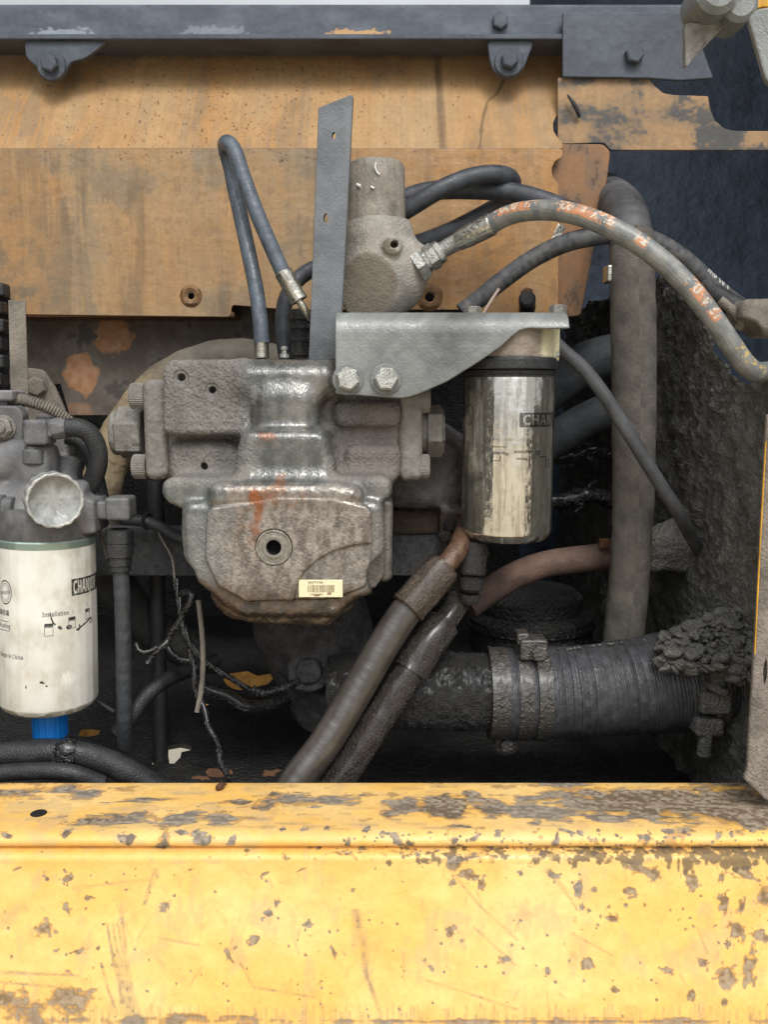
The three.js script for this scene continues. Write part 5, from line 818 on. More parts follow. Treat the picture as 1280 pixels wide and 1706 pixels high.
  const e = 0.013, prof = [[0, 0.001], [R * 0.55, 0.001], [R * 0.86, 0.002]]; for (let i = 1; i <= 8; i++) { const a = -Math.PI / 2 + i / 8 * Math.PI / 2; prof.push([R - e + Math.cos(a) * e, e * 1.1 + Math.sin(a) * e]); } prof.push([R, H * 0.5], [R * 0.985, H]);
  const g = turned(prof, A, B, 96, 0.9), p = g.attributes.position, uv = g.attributes.uv, q0 = V3();
  for (let i = 0; i < p.count; i += 3) { const us = [0, 1, 2].map((j) => { q0.fromBufferAttribute(p, i + j).sub(A); const h = q0.dot(ax); q0.addScaledVector(ax, -h); return [Math.atan2(q0.x, q0.z) / (2 * Math.PI) + 0.5, h / H]; }), m = Math.max(...us.map((a) => a[0])) - Math.min(...us.map((a) => a[0])) > 0.5; us.forEach(([a, h], j) => uv.setXY(i + j, m && a < 0.5 ? a + 1 : a, h)); }
  part(t, 'filter_can', g, mat(null, { map, rough: 0.38, bump: null }));
  part(t, 'top_rim', turned([[R * 0.9, -0.001], [R * 0.99, -0.001], [R * 1.005, 0.001], [R * 1.005, 0.006], [R * 0.985, 0.0075], [R * 0.9, 0.0075]], B, B.clone().add(ax), 72), mat([150, 168, 158], { rough: 0.35, metal: 0.5 }));
  const cb = A.clone().addScaledVector(ax, 0.002), cR = 28 * k, gC = [turned([[0, 0], [cR * 0.93, 0], [cR, 0.0015], [cR, 0.034], [cR * 0.96, 0.037], [0, 0.037]], cb.clone().addScaledVector(ax, -0.0385), cb, 48)];
  for (let i = 0; i < 16; i++) { const a = i / 16 * 6.283, w = new THREE.BoxGeometry(0.004, 0.034, 0.002); w.rotateY(-a + Math.PI / 2); w.translate(cb.x + Math.cos(a) * cR, cb.y - 0.0205, cb.z + Math.sin(a) * cR); gC.push(boxUV(w)); }
  part(t, 'drain_cap', merge(gC), M.blue, 'bright blue ribbed drain cap');
}
{
  const z = -0.03, k = S(z), t = thing('fuel_filter_housing', 'grey cast fuel filter head with a large round priming knob, above the white filter', 'filter head', P(76, 908, z));
  const R = 80 * k, C = P(76, 908, z); C.y = P(78, 911, z + R).y; const c2 = P(76, 852, z); c2.y = P(76, 852, z + R).y;
  part(t, 'base_ring', turned([[R * 0.7, 0], [R * 0.98, 0], [R, 0.002], [R * 0.985, c2.y - C.y - 0.006], [R * 0.96, c2.y - C.y - 0.001], [R * 0.9, c2.y - C.y], [0, c2.y - C.y]], C, C.clone().add(V3(0, 1, 0)), 72), M.cast);
  const a1 = dCyl(P(-60, 846, z), P(152, 844, z), 0.030, 0.006), a2 = dCap(P(60, 815, z), P(62, 760, z), 0.024, 0.021), a3 = dCap(P(84, 836, z), P(86, 834, z + 0.006), 0.027, 0.021), a4 = dBoxPx(35, 745, 76, 800, z - 0.02, z + 0.02, 0.006), a5 = dBoxPx(80, 762, 122, 830, z - 0.05, z - 0.012, 0.012), a6 = dCyl(P(60, 852, z), P(60, 840, z), 0.036, 0.008), a7 = dCap(P(5, 770, z), P(26, 760, z), 0.022, 0.02), a8 = dBoxPx(60, 690, 110, 770, z - 0.07, z - 0.045, 0.006), a9 = dBoxPx(134, 832, 156, 890, z - 0.03, z + 0.022, 0.004);
  const f = (x, y, zz) => { let d = a1(x, y, zz); for (const q of [a2, a3, a4, a5, a6, a7, a8, a9]) d = smin(d, q(x, y, zz), 0.009); return d - 0.0004 * fbm(x * 160, y * 160, zz * 160, 3); };
  const l = P(-30, 900, z), h = P(170, 680, z);
  part(t, 'head_casting', sdfMesh(f, V3(l.x, l.y, z - 0.09), V3(h.x, h.y, z + 0.07), 0.002, (x, y, zz) => { const n = fbm(x * 60, y * 60, zz * 60, 5); return mix3(rgb(96, 97, 98), rgb(122, 119, 116), clamp(0.5 + n * 1.1)); }), mat(null, { vc: true, rough: 0.5, bump: gritH, size: 0.04, h: 0.0003 }));
  const kc = P(91, 834, z + 0.064), n = V3(0.5, -0.02, 0.9).normalize(), kR = 46 * S(z + 0.064);
  const u = V3(0, 1, 0).cross(n).normalize(), v = n.clone().cross(u), sh = new THREE.Shape(); for (let i = 0; i <= 160; i++) { const a = i / 160 * 6.2832, r = kR * (0.99 + 0.045 * Math.abs(Math.sin(a * 7.5)) ** 1.3); sh[i ? 'lineTo' : 'moveTo'](Math.cos(a) * r, Math.sin(a) * r); }
  const rim = new THREE.Path(); rim.absarc(0, 0, kR * 0.9, 0, Math.PI * 2, true); sh.holes.push(rim);
  const kg = new THREE.ExtrudeGeometry(sh, { depth: 0.02, bevelEnabled: true, bevelSize: 0.0012, bevelThickness: 0.0012, bevelOffset: -0.0012, bevelSegments: 2 }); kg.translate(0, 0, -0.02); kg.applyMatrix4(new THREE.Matrix4().makeBasis(u, v, n).setPosition(kc));
  const knob = part(t, 'priming_knob', boxUV(kg), mat([205, 205, 200], { rough: 0.32, metal: 0.3, mottle: 0.06, bump: gritH, size: 0.05, h: 0.0002 }), 'round knob with a scalloped rim');
  part(knob, 'knob_dish', turned([[kR * 0.91, 0.0004], [kR * 0.88, -0.003], [kR * 0.8, -0.0055], [kR * 0.55, -0.0085], [kR * 0.3, -0.01], [0, -0.0105]], kc, kc.clone().add(n), 48, 1.2), mat([182, 184, 180], { rough: 0.34, mottle: 0.1, bump: softH, size: 0.09, h: 0.0001 }));
  part(t, 'mount_plate', boxUV(plate(V3(0, 1.5, z + 0.006), V3(0, 0, 1), rounded([[-40, 676], [26, 676], [37, 690], [37, 742], [-40, 742]], 5), 0.02, 0.002)), M.cast);
  const b = P(6, 712, z + 0.006); part(t, 'hex_nut', merge([rod(b, b.clone().add(V3(0, 0, 0.002)), 0.0135, 0.0006), hex(b.clone().add(V3(0, 0, 0.002)), b.clone().add(V3(0, 0, 0.009)), 0.0118, 0.2)]), M.greyDirt); part(t, 'stud_end', rod(b.clone().add(V3(0, 0, 0.009)), b.clone().add(V3(0, 0, 0.013)), 0.006, 0.0012), M.greyDirt);
  // outlet fitting on the right
  part(t, 'outlet_stub', rod(P(150, 850, z), P(172, 850, z), 0.0125, 0.001), M.cast);
  for (const [x0, x1, r, m] of [[-20, 8, 13, M.cast], [6, 24, 11, M.cast]]) part(t, 'inlet_stub', rod(P(x0, 846, z + 0.03), P(x1, 846, z + 0.03), r / 900, 0.001), m);
}
{
  const z = 0.0, t = thing('elbow_connector', 'grey square elbow connector above the round priming knob, feeding a black hose', 'fitting', P(58, 745, z));
  part(t, 'elbow_body', merge([rbox(37, 699, 76, 742, z - 0.03, z, 0.004), rbox(70, 701, 84, 729, z - 0.026, z - 0.004, 0.003), rod(P(57, 742, z - 0.015), P(57, 752, z - 0.015), 0.0105, 0.001)]), M.cast);
  part(t, 'hose_socket', merge([turned([[0, 0], [0.0095, 0], [0.011, 0.001], [0.0105, 0.007], [0.0118, 0.008], [0.0118, 0.014], [0.0105, 0.02], [0.0105, 0.022]], P(78, 715, z - 0.015), P(130, 712, z - 0.015), 32)]), M.cast);
  part(t, 'neck', turned([[0.0125, 0], [0.0135, 0.001], [0.0135, 0.014], [0.012, 0.016]], P(58, 772, z - 0.016), P(57, 700, z - 0.016), 32), M.cast);
}
hose('fuel_hose', 'black hose bending from the square elbow down behind the outlet fitting', [[104, 713, -0.015], [130, 713, -0.018], [148, 722, -0.022], [160, 742, -0.026], [163, 770, -0.03], [156, 795, -0.035], [145, 815, -0.04], [130, 838, -0.05]], 16, -0.02, M.rubberDark);
hose('fuel_hose', 'second black hose arching behind the one from the square elbow', [[112, 728, -0.06], [134, 735, -0.06], [150, 755, -0.06], [158, 785, -0.06], [168, 830, -0.06]], 13, -0.06, M.rubberDark);
{
  const t = thing('corrugated_conduit', 'grey corrugated conduit with a plug at the left edge', 'conduit', P(20, 665, -0.05));
  part(t, 'connector', merge([rbox(-30, 650, 18, 668, -0.075, -0.035, 0.003), rbox(-30, 676, 20, 692, -0.075, -0.038, 0.003), rbox(-30, 664, 10, 680, -0.075, -0.045, 0.002)]), mat([150, 146, 148], { rough: 0.6, mottle: 0.1 }));
  part(t, 'conduit_body', tube(pp([[14, 665, -0.055], [45, 668, -0.055], [80, 680, -0.06], [115, 702, -0.07], [140, 726, -0.08], [155, 760, -0.085], [160, 800, -0.09]]), (q) => (9.5 + 1.1 * Math.sin(q * 300)) * S(-0.06), { seg: 700, radial: 18 }), M.dustyRubber);
}
{
  const t = thing('outlet_fitting', 'grey angled hose fitting with a barbed tail right of the white filter', 'fitting', P(190, 950, -0.03)), z = -0.03;
  part(t, 'fitting_body', merge([rbox(160, 836, 176, 866, z - 0.014, z + 0.012, 0.003), rbox(174, 829, 214, 868, z - 0.018, z + 0.014, 0.004)]), M.cast);
  part(t, 'barbed_tail', turned([[0.012, 0], [0.0115, 0.006], [0.013, 0.0065], [0.0125, 0.016], [0.0148, 0.0165], [0.0152, 0.03], [0.0145, 0.031], [0.0155, 0.032], [0.0155, 0.046], [0.01, 0.047]], P(200, 950, z), P(198, 850, z), 40, 0.5), M.rubberDark);
  hose('down_hose', 'dark hose hanging straight down from the barbed fitting', [[200, 938, -0.03], [203, 990, -0.032], [205, 1060, -0.036], [206, 1130, -0.04], [207, 1200, -0.045], [207, 1240, -0.06]], 13.5, -0.035, mat([74, 78, 82], { rough: 0.55, rmap: 0.06, mottle: 0.05, bump: softH, size: 0.06, h: 0.0005 }));
  hose('branch_hose', 'dark hose branching up to the right from the foot of the hanging hose', [[196, 1220, -0.06], [215, 1198, -0.06], [236, 1168, -0.07], [262, 1142, -0.085], [300, 1122, -0.12], [360, 1100, -0.16]], 13.5, -0.07, M.rubberDark);
  hose('side_hose', 'dim hose behind, standing upright left of the pump', [[258, 800, -0.2], [262, 900, -0.2], [262, 1050, -0.2], [266, 1150, -0.2], [268, 1290, -0.19]], 13, -0.2, M.rubberDark);
  hose('bottom_hose', 'thick dark hose lying along the bottom left, with a joint under the blue cap', [[-40, 1256, 0.0], [40, 1254, 0.0], [110, 1252, 0.0], [165, 1264, -0.005], [210, 1284, -0.01], [260, 1312, -0.02]], 22, 0, M.rubberDark, { rough: 0.0015, freq: 60 });
  hose('low_hose', 'second dark hose below the thick one at the bottom left', [[-40, 1292, 0.03], [60, 1284, 0.03], [120, 1288, 0.03], [170, 1306, 0.02]], 15, 0.03, M.rubberDark);
  single('hose_joint', 'black oily joint where the bottom left hoses meet', 'fitting', tube(pp([[100, 1258, 0.002], [112, 1254, 0.004], [124, 1254, 0.002]]), 25 * S(0), { rough: 0.004, freq: 120 }), M.blackOil);
}
{ // tan taped duct curving behind everything
  const t = thing('taped_duct', 'thick dusty tan hose wound with tape, arching down behind the left of the pump', 'duct', P(180, 1000, -0.25));
  part(t, 'duct_body', tube(pp([[470, 610, -0.27], [400, 598, -0.27], [340, 606, -0.265], [270, 640, -0.26], [225, 690, -0.25], [190, 745, -0.24], [172, 800, -0.235], [166, 860, -0.235], [176, 930, -0.24], [210, 1000, -0.25], [265, 1055, -0.26], [330, 1085, -0.27], [420, 1095, -0.28], [560, 1095, -0.3]]), (q) => (34 + 0.7 * Math.sign(Math.sin(q * 130)) * 0.5) * S(-0.24), { seg: 400, rough: 0.0012, freq: 40, color: (q) => mix3(mix3(rgb(112, 106, 94), rgb(160, 142, 112), sstep(0.14, 0.26, q)), rgb(78, 78, 76), sstep(0.36, 0.5, q)) }), mat(null, { vc: true, rough: 0.8, map: sized(mottle, 0.2), bump: softH, size: 0.08, h: 0.001 }));  // greyer upper end is shade put into the vertex colour
}
// ================================================================== loose wires under the pump
const wire = (name, label, pts, r, z, m, cat = 'wire') => single(name, label, cat, tube(pp(pts), r * S(z), { radial: 10, rough: 0.0006, freq: 400 }), m);
{
  const t = thing('wire_loom', 'tangle of oily wires wound in black tape, hanging below the left of the pump', 'wire loom', P(320, 1200, -0.06));
  const strand = (pts, r, ph) => { const c = new THREE.CatmullRomCurve3(pp(pts)), o = []; for (let i = 0; i <= 90; i++) { const q = i / 90, p = c.getPointAt(q), a = q * 24 + ph; o.push(p.add(V3(Math.cos(a) * 0.0017, Math.sin(a * 0.7) * 0.0006, Math.sin(a) * 0.0017))); } return tube(o, r, { radial: 8, seg: 180, rough: 0.0004, freq: 500 }); };
  const main = [[292, 965, -0.08], [298, 1000, -0.07], [304, 1040, -0.06], [318, 1075, -0.055], [345, 1105, -0.055], [385, 1130, -0.06], [425, 1152, -0.065], [455, 1152, -0.07], [490, 1138, -0.075], [515, 1124, -0.078]];
  part(t, 'wire', strand(main, 0.0026, 0), M.blackOil); part(t, 'wire', strand(main, 0.0024, 2.1), M.blackOil); part(t, 'wire', strand(main, 0.0024, 4.2), M.blackOil);
  part(t, 'tape_wrap', tube(pp([[420, 1149, -0.065], [440, 1155, -0.067], [462, 1150, -0.07], [485, 1141, -0.074], [498, 1134, -0.076]]), (q) => (7.5 + 1.3 * Math.sin(q * 60)) * S(-0.06), { seg: 120, radial: 14 }), M.blackOil);
  part(t, 'wire', strand([[300, 990, -0.075], [316, 990, -0.06], [312, 1015, -0.06], [300, 1030, -0.06], [282, 1062, -0.06], [262, 1085, -0.055], [242, 1106, -0.05]], 0.0042, 1), M.blackOil);
  part(t, 'wire', strand([[318, 1080, -0.06], [322, 1120, -0.055], [330, 1160, -0.05], [346, 1200, -0.04], [362, 1245, -0.02], [376, 1290, 0.01], [380, 1304, 0.03]], 0.0036, 3), M.blackOil);
}
wire('single_wire', 'thin grey wire hanging straight below the wire tangle', [[330, 1000, -0.06], [336, 1050, -0.055], [338, 1100, -0.05], [335, 1150, -0.048], [328, 1186, -0.046]], 4.6, -0.05, M.dustyRubber);
wire('curled_wire', 'short black curl of wire left of the wire tangle', [[226, 1072, -0.05], [232, 1084, -0.046], [246, 1086, -0.048], [262, 1078, -0.052]], 4, -0.05, M.blackOil);
wire('branch_wire', 'black wire swinging down to the right from behind the wire tangle', [[278, 1070, -0.09], [284, 1086, -0.085], [300, 1098, -0.08], [324, 1102, -0.08]], 5, -0.08, M.blackOil);
wire('lower_cable', 'thick black oily cable running below the wire tangle to the right', [[330, 1140, -0.1], [350, 1150, -0.1], [380, 1160, -0.1], [408, 1176, -0.1], [440, 1176, -0.11], [490, 1158, -0.13], [530, 1140, -0.14]], 11, -0.1, M.blackOil, 'cable');
wire('thin_lead', 'very thin wire sagging from the cable tie in front of the cross beam', [[258, 876, -0.13], [270, 900, -0.125], [286, 930, -0.12], [291, 970, -0.11]], 2, -0.12, M.dustyRubber);
wire('tied_cable', 'grey cable held by a tie on top of the cross beam', [[205, 866, -0.13], [240, 868, -0.13], [262, 876, -0.13], [290, 892, -0.135], [330, 905, -0.14]], 10, -0.13, M.rubber, 'cable');
single('cable_tie', 'black cable tie loop round the grey cable on the cross beam', 'cable tie', new THREE.TorusGeometry(12.5 * S(-0.13), 0.0022, 10, 32).rotateY(1.25).translate(...P(245, 868, -0.13).toArray()), M.rubberDark);
wire('left_lead', 'thin pale wire behind the outlet fitting', [[164, 880, -0.06], [170, 900, -0.06], [178, 930, -0.06]], 3, -0.06, M.dustyRubber);
wire('floor_lead', 'thin black wire low down beside the foot of the hanging hose', [[150, 1160, -0.06], [168, 1172, -0.06], [190, 1186, -0.06]], 4, -0.06, M.rubberDark);
// scraps of yellow plate deep in the bay
single('yellow_scrap', 'larger torn patch of orange yellow plate seen behind the taped wires', 'plate', boxUV(plate(V3(0, 1.3, -0.2), V3(0, 0.3, 1).normalize(), [[372, 1132], [382, 1122], [412, 1118], [428, 1126], [458, 1121], [460, 1126], [446, 1140], [420, 1146], [400, 1150], [388, 1148], [376, 1140]], 0.003, 0.0006)), M.leafYellow);
single('yellow_scrap', 'small tan flake of plate on the floor right of the blue cap', 'plate', boxUV(plate(V3(0, 1.3, -0.16), V3(0, 0.3, 1).normalize(), [[130, 1226], [134, 1216], [150, 1215], [166, 1217], [163, 1224], [146, 1228]], 0.003, 0.0006)), M.leafYellow);
for (const [x, y, w, l] of [[338, 1296, 14, 'leftmost dim yellow flake on the floor just above the sill'], [365, 1288, 20, 'dim orange flake on the floor beside the hanging wire'], [452, 1288, 16, 'dim orange flake on the floor left of the thick hoses'], [343, 1174, 5, 'tiny orange flake beside the end of the thin grey wire'], [1075, 1221, 3.5, 'tiny yellow speck on the floor below the ribbed hose']]) { const q = P(x, y, -0.06), rr = rng(x), ol = [...Array(11)].map((_, i) => { const a = i / 11 * 6.283, k = 0.5 + 0.9 * rr(); return [x + Math.cos(a) * w * k, y + Math.sin(a) * w * 0.4 * k]; }); single('paint_flake', l, 'paint flake', boxUV(plate(q, V3(0, 0.5, 1).normalize(), ol, 0.002, 0.0004)), w > 6 ? M.rust : M.leafYellow); }

// ================================================================== two thick hoses in front on the right of the pump
{
  const W = 2048, H = 128;
  const bumpT = (words) => { const px = textCanvas(W, H, (c) => { c.fillStyle = '#000'; c.fillRect(0, 0, W, H); c.fillStyle = '#fff'; c.font = 'bold 34px sans-serif'; c.fillText(words, 60, 50); c.fillRect(0, 62, W, 3); }); return dataTex(W, H, (u, v) => { const k = ((Math.min(H - 1, (1 - v) * H | 0)) * W + Math.min(W - 1, u * W | 0)) * 4; return clamp(0.35 + 0.45 * px[k] / 255 + 0.3 * fbm(u * 40, v * 6, 4, 4)); }, false); };
  const t = thing('crimped_hose', 'thick brown grey hose with a rusty crimp sleeve, rising from sill to silver filter', 'hose', P(500, 1300, 0.07));
  const bt = bumpT('TOUGH COVER  HYDRAULIC  2SN  R2AT  DN 25  WP 165 BAR  TOUGH COVER  HYDRAULIC  2SN'); bt.offset.set(0, 0.25);
  const m1 = mat([112, 102, 92], { rough: 0.3, rmap: 0.06, bump: null, coat: 0.5, coatRough: 0.25 }); m1.map = dataTex(512, 128, (u, v) => { const n = fbm(u * 14, v * 12, 5, 5); return mix3(rgb(62, 57, 52), rgb(74, 69, 63), clamp(0.5 + n * 1.6)); }); m1.color.set(1, 1, 1); m1.bumpMap = bt; m1.bumpScale = 0.0014; m1.roughnessMap = null; m1.roughness = 0.3;
  part(t, 'hose_body', tube(pp([[470, 1340, 0.08], [500, 1292, 0.07], [538, 1243, 0.058], [574, 1186, 0.046], [608, 1128, 0.034], [640, 1073, 0.024], [668, 1030, 0.016], [690, 1000, 0.012]]), 28 * S(0.04), { unit: true, seg: 160, radial: 40 }), m1);
  const a = P(679, 1014, 0.015), b = P(742, 943, -0.004), L = a.distanceTo(b), r = 33 * S(0.01);
  part(t, 'crimp_sleeve', turned([[r * 0.85, -0.001], [r * 0.96, 0], [r, 0.0015], [r, 0.004], [r * 0.96, 0.005], [r * 0.97, L * 0.5], [r * 0.95, L - 0.004], [r * 0.82, L], [r * 0.5, L]], a, b, 48, 0.5), mat([108, 94, 82], { rough: 0.24, rmap: 0.03, metal: 0.5, coat: 0.5, coatRough: 0.2, mottle: 0.04, bump: lumpH, size: 0.03, h: 0.0016 }));
  part(t, 'pipe_stem', tube(pp([[728, 958, -0.001], [748, 936, -0.006], [762, 917, -0.02], [770, 898, -0.05], [776, 880, -0.1], [780, 850, -0.15]]), 18 * S(0), {}), mat([112, 86, 68], { rough: 0.34, rmap: 0.04, metal: 0.15, mottle: 0.05, bump: softH, size: 0.03, h: 0.0008 }));
  const t2 = thing('tarry_hose', 'second thick hose coated in wet tar, beside the crimped hose', 'hose', P(575, 1300, 0.05));
  part(t2, 'hose_body', tube(pp([[535, 1345, 0.055], [572, 1290, 0.045], [605, 1240, 0.035], [640, 1185, 0.024], [672, 1135, 0.012], [694, 1105, 0.004]]), 27 * S(0.03), { rough: 0.0022, freq: 130, radial: 44 }), M.tarHose);
  part(t2, 'crimp_sleeve', tube(pp([[684, 1118, 0.006], [700, 1092, 0.0], [722, 1060, -0.01], [738, 1040, -0.02]]), (q) => (31 + 2 * sstep(0.06, 0.0, q)) * S(0), { rough: 0.0018, freq: 150, radial: 44 }), M.tarHose);
  part(t2, 'pipe_stem', tube(pp([[730, 1050, -0.016], [752, 1022, -0.03], [764, 1000, -0.045], [768, 970, -0.07], [766, 930, -0.1]]), 21 * S(-0.02), { rough: 0.0016, freq: 150 }), M.tarHose);
  single('hose_stud', 'small dark fitting with a rounded end under the silver filter', 'fitting', merge([rod(P(786, 960, -0.03), P(790, 905, -0.04), 0.0155, 0.002), rod(P(784, 985, -0.03), P(786, 958, -0.03), 0.0135, 0.004), turned([[0, -0.004], [0.008, -0.002], [0.012, 0.004], [0.0125, 0.009], [0, 0.01]], P(783, 1003, -0.03), P(784, 980, -0.03), 32)]), M.tarPipe);
  hose('brown_hose', 'dull brown hose passing behind, from under the silver filter to the grey standing pipe', [[780, 1010, -0.16], [815, 985, -0.17], [860, 958, -0.18], [910, 940, -0.19], [970, 931, -0.2], [1030, 925, -0.21], [1100, 925, -0.22]], 23, -0.18, M.brownHose);
}
// ================================================================== big intake duct
{
  const t = thing('intake_duct', 'large black oily intake pipe and ribbed hose running along the bottom right', 'duct', P(900, 1230, -0.06)), z = -0.05;
  part(t, 'steel_pipe', tube(pp([[560, 1155, z - 0.01], [640, 1150, z], [720, 1150, z], [800, 1152, z], [840, 1153, z]]), 66 * S(z), { rough: 0.004, freq: 130, radial: 90, seg: 160 }), M.tarPipe);
  part(t, 'ribbed_hose', tube(pp([[838, 1155, z], [900, 1154, z], [980, 1150, z], [1060, 1142, z], [1130, 1132, z], [1190, 1122, z - 0.005], [1260, 1108, z - 0.02]]), (q) => (78 + 14 * sstep(0.3, 1, q) + 0.35 * Math.sin(q * 400)) * S(z), { rough: 0.0016, freq: 120, radial: 72, seg: 460 }), M.ribHose);
  for (const [x, w, r, k] of [[828, 30, 79, 0.0012], [868, 22, 80, 0.001], [898, 22, 81.5, 0.001]]) part(t, 'clamp_band', tube([0, 0.33, 0.66, 1].map((q) => P(lerp(x - w / 2, x + w / 2, q), 1154, z)), r * S(z), { rough: k * 1.3, freq: 140, radial: 72, seg: 16 }), M.clampBand);
  part(t, 'clamp_band', tube(pp([[1160, 1126, z], [1172, 1124, z], [1186, 1122, z]]), 93 * S(z), { rough: 0.003, freq: 110, radial: 64, seg: 12 }), M.mud);
  const R = 80 * S(z), cl = (px, py, up) => P(px, py, z + R * up);
  const b1 = cl(893, 1084, 0.62); part(t, 'clamp_bolt', merge([wbox(b1.x - 0.017, b1.y - 0.012, b1.z - 0.03, b1.x + 0.014, b1.y + 0.012, b1.z + 0.0, 0.003), hex(b1.clone().add(V3(0.004, -0.002, -0.001)), b1.clone().add(V3(0.004, -0.002, 0.009)), 0.0095, 0.3), wbox(b1.x - 0.02, b1.y + 0.004, b1.z - 0.03, b1.x - 0.006, b1.y + 0.018, b1.z - 0.006, 0.003)]), M.clampBand);
  part(t, 'band_tail', wbox(b1.x + 0.001, b1.y - 0.03, b1.z - 0.02, b1.x + 0.017, b1.y - 0.008, b1.z + 0.006, 0.003), M.clampBand);
  const b2 = cl(845, 1240, 0.3); part(t, 'clamp_bolt', merge([rod(b2.clone().add(V3(0, 0, -0.03)), b2, 0.0155, 0.003), hex(b2, b2.clone().add(V3(0, 0, 0.008)), 0.0085, 0.2), wbox(b2.x - 0.014, b2.y, b2.z - 0.03, b2.x + 0.014, b2.y + 0.04, b2.z - 0.006, 0.004)]), M.clampBand);
  const b3 = cl(1192, 1160, 1.12); part(t, 'clamp_bolt', merge([rod(b3.clone().add(V3(0.002, 0.012, 0)), b3.clone().add(V3(0.006, 0.042, -0.006)), 0.0095, 0.002), rod(b3.clone().add(V3(0.0, 0.006, 0)), b3.clone().add(V3(0.003, 0.014, 0)), 0.0145, 0.002), wbox(b3.x - 0.016, b3.y - 0.02, b3.z - 0.04, b3.x + 0.018, b3.y + 0.006, b3.z + 0.006, 0.005), wbox(b3.x - 0.02, b3.y - 0.046, b3.z - 0.04, b3.x + 0.012, b3.y - 0.026, b3.z + 0.004, 0.005), rod(b3.clone().add(V3(-0.008, -0.07, -0.004)), b3.clone().add(V3(-0.006, -0.04, -0.004)), 0.0075, 0.001)]), M.mud);
  // lumps of dried mud heaped on the duct by the wall
  const r = rng(77), chips = [];
  const lump = new THREE.IcosahedronGeometry(1, 1), lp = lump.attributes.position; for (let i = 0; i < lp.count; i++) { const n = 1 + 0.5 * fbm(lp.getX(i) * 1.5, lp.getY(i) * 1.5, lp.getZ(i) * 1.5, 2); lp.setXYZ(i, lp.getX(i) * n, lp.getY(i) * n, lp.getZ(i) * n); } lump.computeVertexNormals();
  const place = (px, py, zz, s) => { const p = P(px, py, zz); chips.push(boxUV(lump.clone().scale(s * (0.7 + 0.8 * r()), s * (0.35 + 0.5 * r()), s * (0.6 + 0.6 * r())).rotateX(r() * 1.2 - 0.3).rotateY(r() * 6).rotateZ(r() * 1.2 - 0.6).translate(p.x, p.y, p.z))); };
  for (let i = 0; i < 1100; i++) { const q = r(), px = 1085 + 170 * (1 - q * q * 0.9), topY = lerp(1062, 1015, sstep(1085, 1240, px)), py = topY + (r() ** 1.3) * (62 + 60 * sstep(1120, 1250, px)); place(px, py, z + 0.02 + 0.03 * (r() - 0.2) + R * 0.85 * clamp((py - topY) / 80), (0.0018 + 0.01 * r() ** 4)); }
  for (let i = 0; i < 14; i++) { const px = 930 + r() * 150; place(px, lerp(1080, 1066, sstep(930, 1080, px)) + 3 * r(), z + 0.008, 0.0016 + 0.0014 * r()); }
  struct('mud_lumps', merge(chips), M.mud, 'crumbly dried mud heaped on the right end of the ribbed duct', 'mud', 'stuff');
  const heap = dCap(P(1115, 1090, z + 0.005), P(1250, 1070, z + 0.015), 0.022, 0.046), heap2 = dCap(P(1238, 1070, z + 0.0), P(1245, 1190, z - 0.005), 0.03, 0.026), l = P(1080, 1230, z), h = P(1290, 990, z);
  struct('mud_heap', sdfMesh((x, y, zz) => smin(heap(x, y, zz), heap2(x, y, zz), 0.03) - 0.011 * fbm(x * 75, y * 75, zz * 75, 5), V3(l.x, l.y - 0.02, z - 0.07), V3(0.40, h.y + 0.02, z + 0.11), 0.003), M.mud, 'packed dark mud between the ribbed duct and the side wall', 'mud', 'stuff');
}
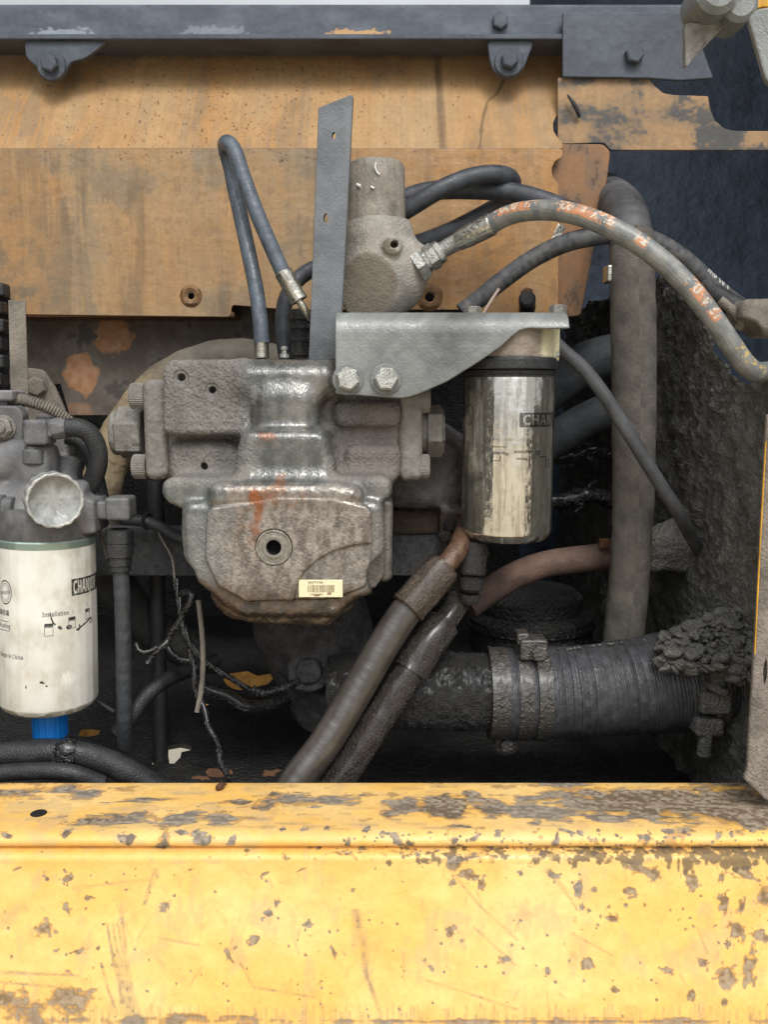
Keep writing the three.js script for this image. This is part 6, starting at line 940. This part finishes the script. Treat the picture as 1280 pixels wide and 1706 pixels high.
// ================================================================== standing pipe and the dark things behind
{
  const t = thing('standing_pipe', 'dusty grey sleeve standing upright at the right, with a corrugated upper end', 'pipe', P(1045, 1070, -0.13)), z = -0.13;
  part(t, 'sleeve', tube(pp([[1052, 390, z - 0.01], [1054, 450, z], [1056, 560, z], [1057, 700, z], [1056, 820, z], [1052, 920, z], [1045, 1010, z], [1036, 1090, z]]), (q) => (35 + 1.5 * Math.sin(q * 6)) * S(z), { rough: 0.0012, freq: 60, radial: 48, seg: 160 }), mat([116, 111, 102], { rough: 0.85, mottle: 0.12, bump: gritH, size: 0.035, h: 0.0011 }));
  part(t, 'corrugated_end', tube(pp([[1006, 318, z - 0.26], [1030, 336, z - 0.14], [1044, 358, z - 0.05], [1050, 385, z - 0.012], [1053, 420, z - 0.004]]), (q) => (33 + 2.4 * Math.abs(Math.sin(q * 60))) * S(z), { radial: 40, seg: 260 }), M.greyPaint);
  single('orange_tab', 'small orange tab at the left side of the standing pipe above the brown hose', 'tab', rbox(1000, 898, 1020, 914, -0.19, -0.18, 0.002), M.rust);
  single('pipe_clip', 'pale clip on the left of the standing pipe', 'clip', rbox(1012, 440, 1024, 470, z - 0.02, z + 0.005, 0.003), M.crimp);
  const dim = mat([72, 76, 80], { rough: 0.75, mottle: 0.15, bump: softH, size: 0.08, h: 0.001 });
  hose('dim_pipe', 'dim grey pipe behind the drain hose, upper one of two', [[860, 690, -0.4], [920, 645, -0.4], [980, 605, -0.4], [1060, 585, -0.42]], 36, -0.4, dim);
  hose('dim_pipe', 'dim grey pipe behind the silver filter, lower one of two', [[860, 780, -0.38], [920, 735, -0.38], [1000, 690, -0.38], [1100, 660, -0.4]], 30, -0.38, dim);
  const r = rng(9); for (const [x0, y0, n, l] of [[935, 735, 6, 'upper'], [925, 810, 7, 'lower']]) { const list = []; for (let i = 0; i < n; i++) { const a = P(x0 + r() * 60, y0 + r() * 45, -0.4), d = V3(0.008 + 0.006 * r(), 0.012 - 0.02 * r(), 0.004); list.push(rod(a, a.clone().add(d), 0.0016 + 0.0016 * r(), 0.0004, 8)); } const h = P(x0 + 30, y0 + 22, -0.405); list.push(tube([h.clone().add(V3(-0.09, 0.03, -0.02)), h.clone().add(V3(-0.03, -0.004, -0.008)), h.clone().add(V3(0.03, 0.006, -0.008)), h.clone().add(V3(0.1, -0.02, -0.03))], 0.012, { rough: 0.003, freq: 90 }).toNonIndexed()); single('wiring_harness', l + ' bundle of dark wiring with shiny clips in the gloom right of the silver filter', 'wiring', merge(list), M.blackOil); }
  const dz = -0.33; const dr = thing('dark_drum', 'dark drum shaped canister behind the brown hose above the duct', 'canister', P(880, 1085, dz));
  part(dr, 'drum_body', turned([[0, 0], [0.085, 0], [0.09, 0.004], [0.09, 0.05], [0.075, 0.058], [0.075, 0.08], [0.062, 0.09], [0, 0.09]], P(885, 1080, dz), P(885, 980, dz), 48), M.black); part(dr, 'drum_rim', turned([[0.09, 0], [0.095, 0.001], [0.095, 0.006], [0.09, 0.007]], P(885, 1040, dz), P(885, 980, dz), 48), M.blackOil);
  single('rear_bracket', 'rough black casting on the right behind the standing pipe', 'casting', sdfMesh(((a, b) => (x, y, zz) => smin(a(x, y, zz), b(x, y, zz), 0.02) - 0.004 * fbm(x * 80, y * 80, zz * 80, 4))(dBoxPx(1080, 895, 1160, 955, -0.24, -0.17, 0.01), dCap(P(1095, 900, -0.2), P(1130, 880, -0.2), 0.016)), V3(...P(1055, 975, -0.17).toArray().slice(0, 2), -0.27), V3(...P(1185, 850, -0.17).toArray().slice(0, 2), -0.14), 0.003), M.mud);
  single('wall_spout', 'dim grey spout on the side wall behind the striped hose', 'fitting', merge([tube(pp([[1090, 600, -0.34], [1130, 568, -0.33], [1165, 545, -0.32], [1200, 540, -0.3]]), 18 * S(-0.32), { rough: 0.003, freq: 70 }), tube(pp([[1168, 548, -0.3], [1176, 575, -0.29], [1170, 610, -0.29]]), 11 * S(-0.3), { rough: 0.002, freq: 90 })]), dim);
  const e = thing('hose_block', 'dusty grey end block at the right edge where the black hoses meet', 'fitting', P(1260, 540, -0.12));
  const bl = dBoxPx(1236, 496, 1330, 560, -0.16, -0.10, 0.012), cutA = P(1238, 570, -0.1);
  part(e, 'block_body', sdfMesh((x, y, zz) => smax(bl(x, y, zz), -(Math.hypot(x - cutA.x, y - cutA.y) - 0.026), 0.006) - 0.0008 * fbm(x * 100, y * 100, zz * 100, 3), V3(...P(1222, 580, -0.1).toArray().slice(0, 2), -0.17), V3(...P(1345, 480, -0.1).toArray().slice(0, 2), -0.09), 0.002), M.dustyRubber);
  part(e, 'hose_boot', tube(pp([[1168, 470, -0.158], [1195, 492, -0.155], [1222, 508, -0.15], [1250, 520, -0.14]]), (q) => lerp(19, 15, q) * S(-0.15), { radial: 20 }), M.rubberDark);
  part(e, 'hook', tube(pp([[1200, 500, -0.13], [1222, 518, -0.125], [1236, 536, -0.125], [1232, 546, -0.13]]), 8 * S(-0.12), { radial: 14 }), M.dustyRubber);
}
// ================================================================== renderer
const renderer = new THREE.WebGLRenderer({ antialias: true });
renderer.setSize(769, 1024); renderer.shadowMap.enabled = true;
renderer.toneMapping = THREE.LinearToneMapping; renderer.toneMappingExposure = EXPOSURE;
renderer.render(scene, camera);
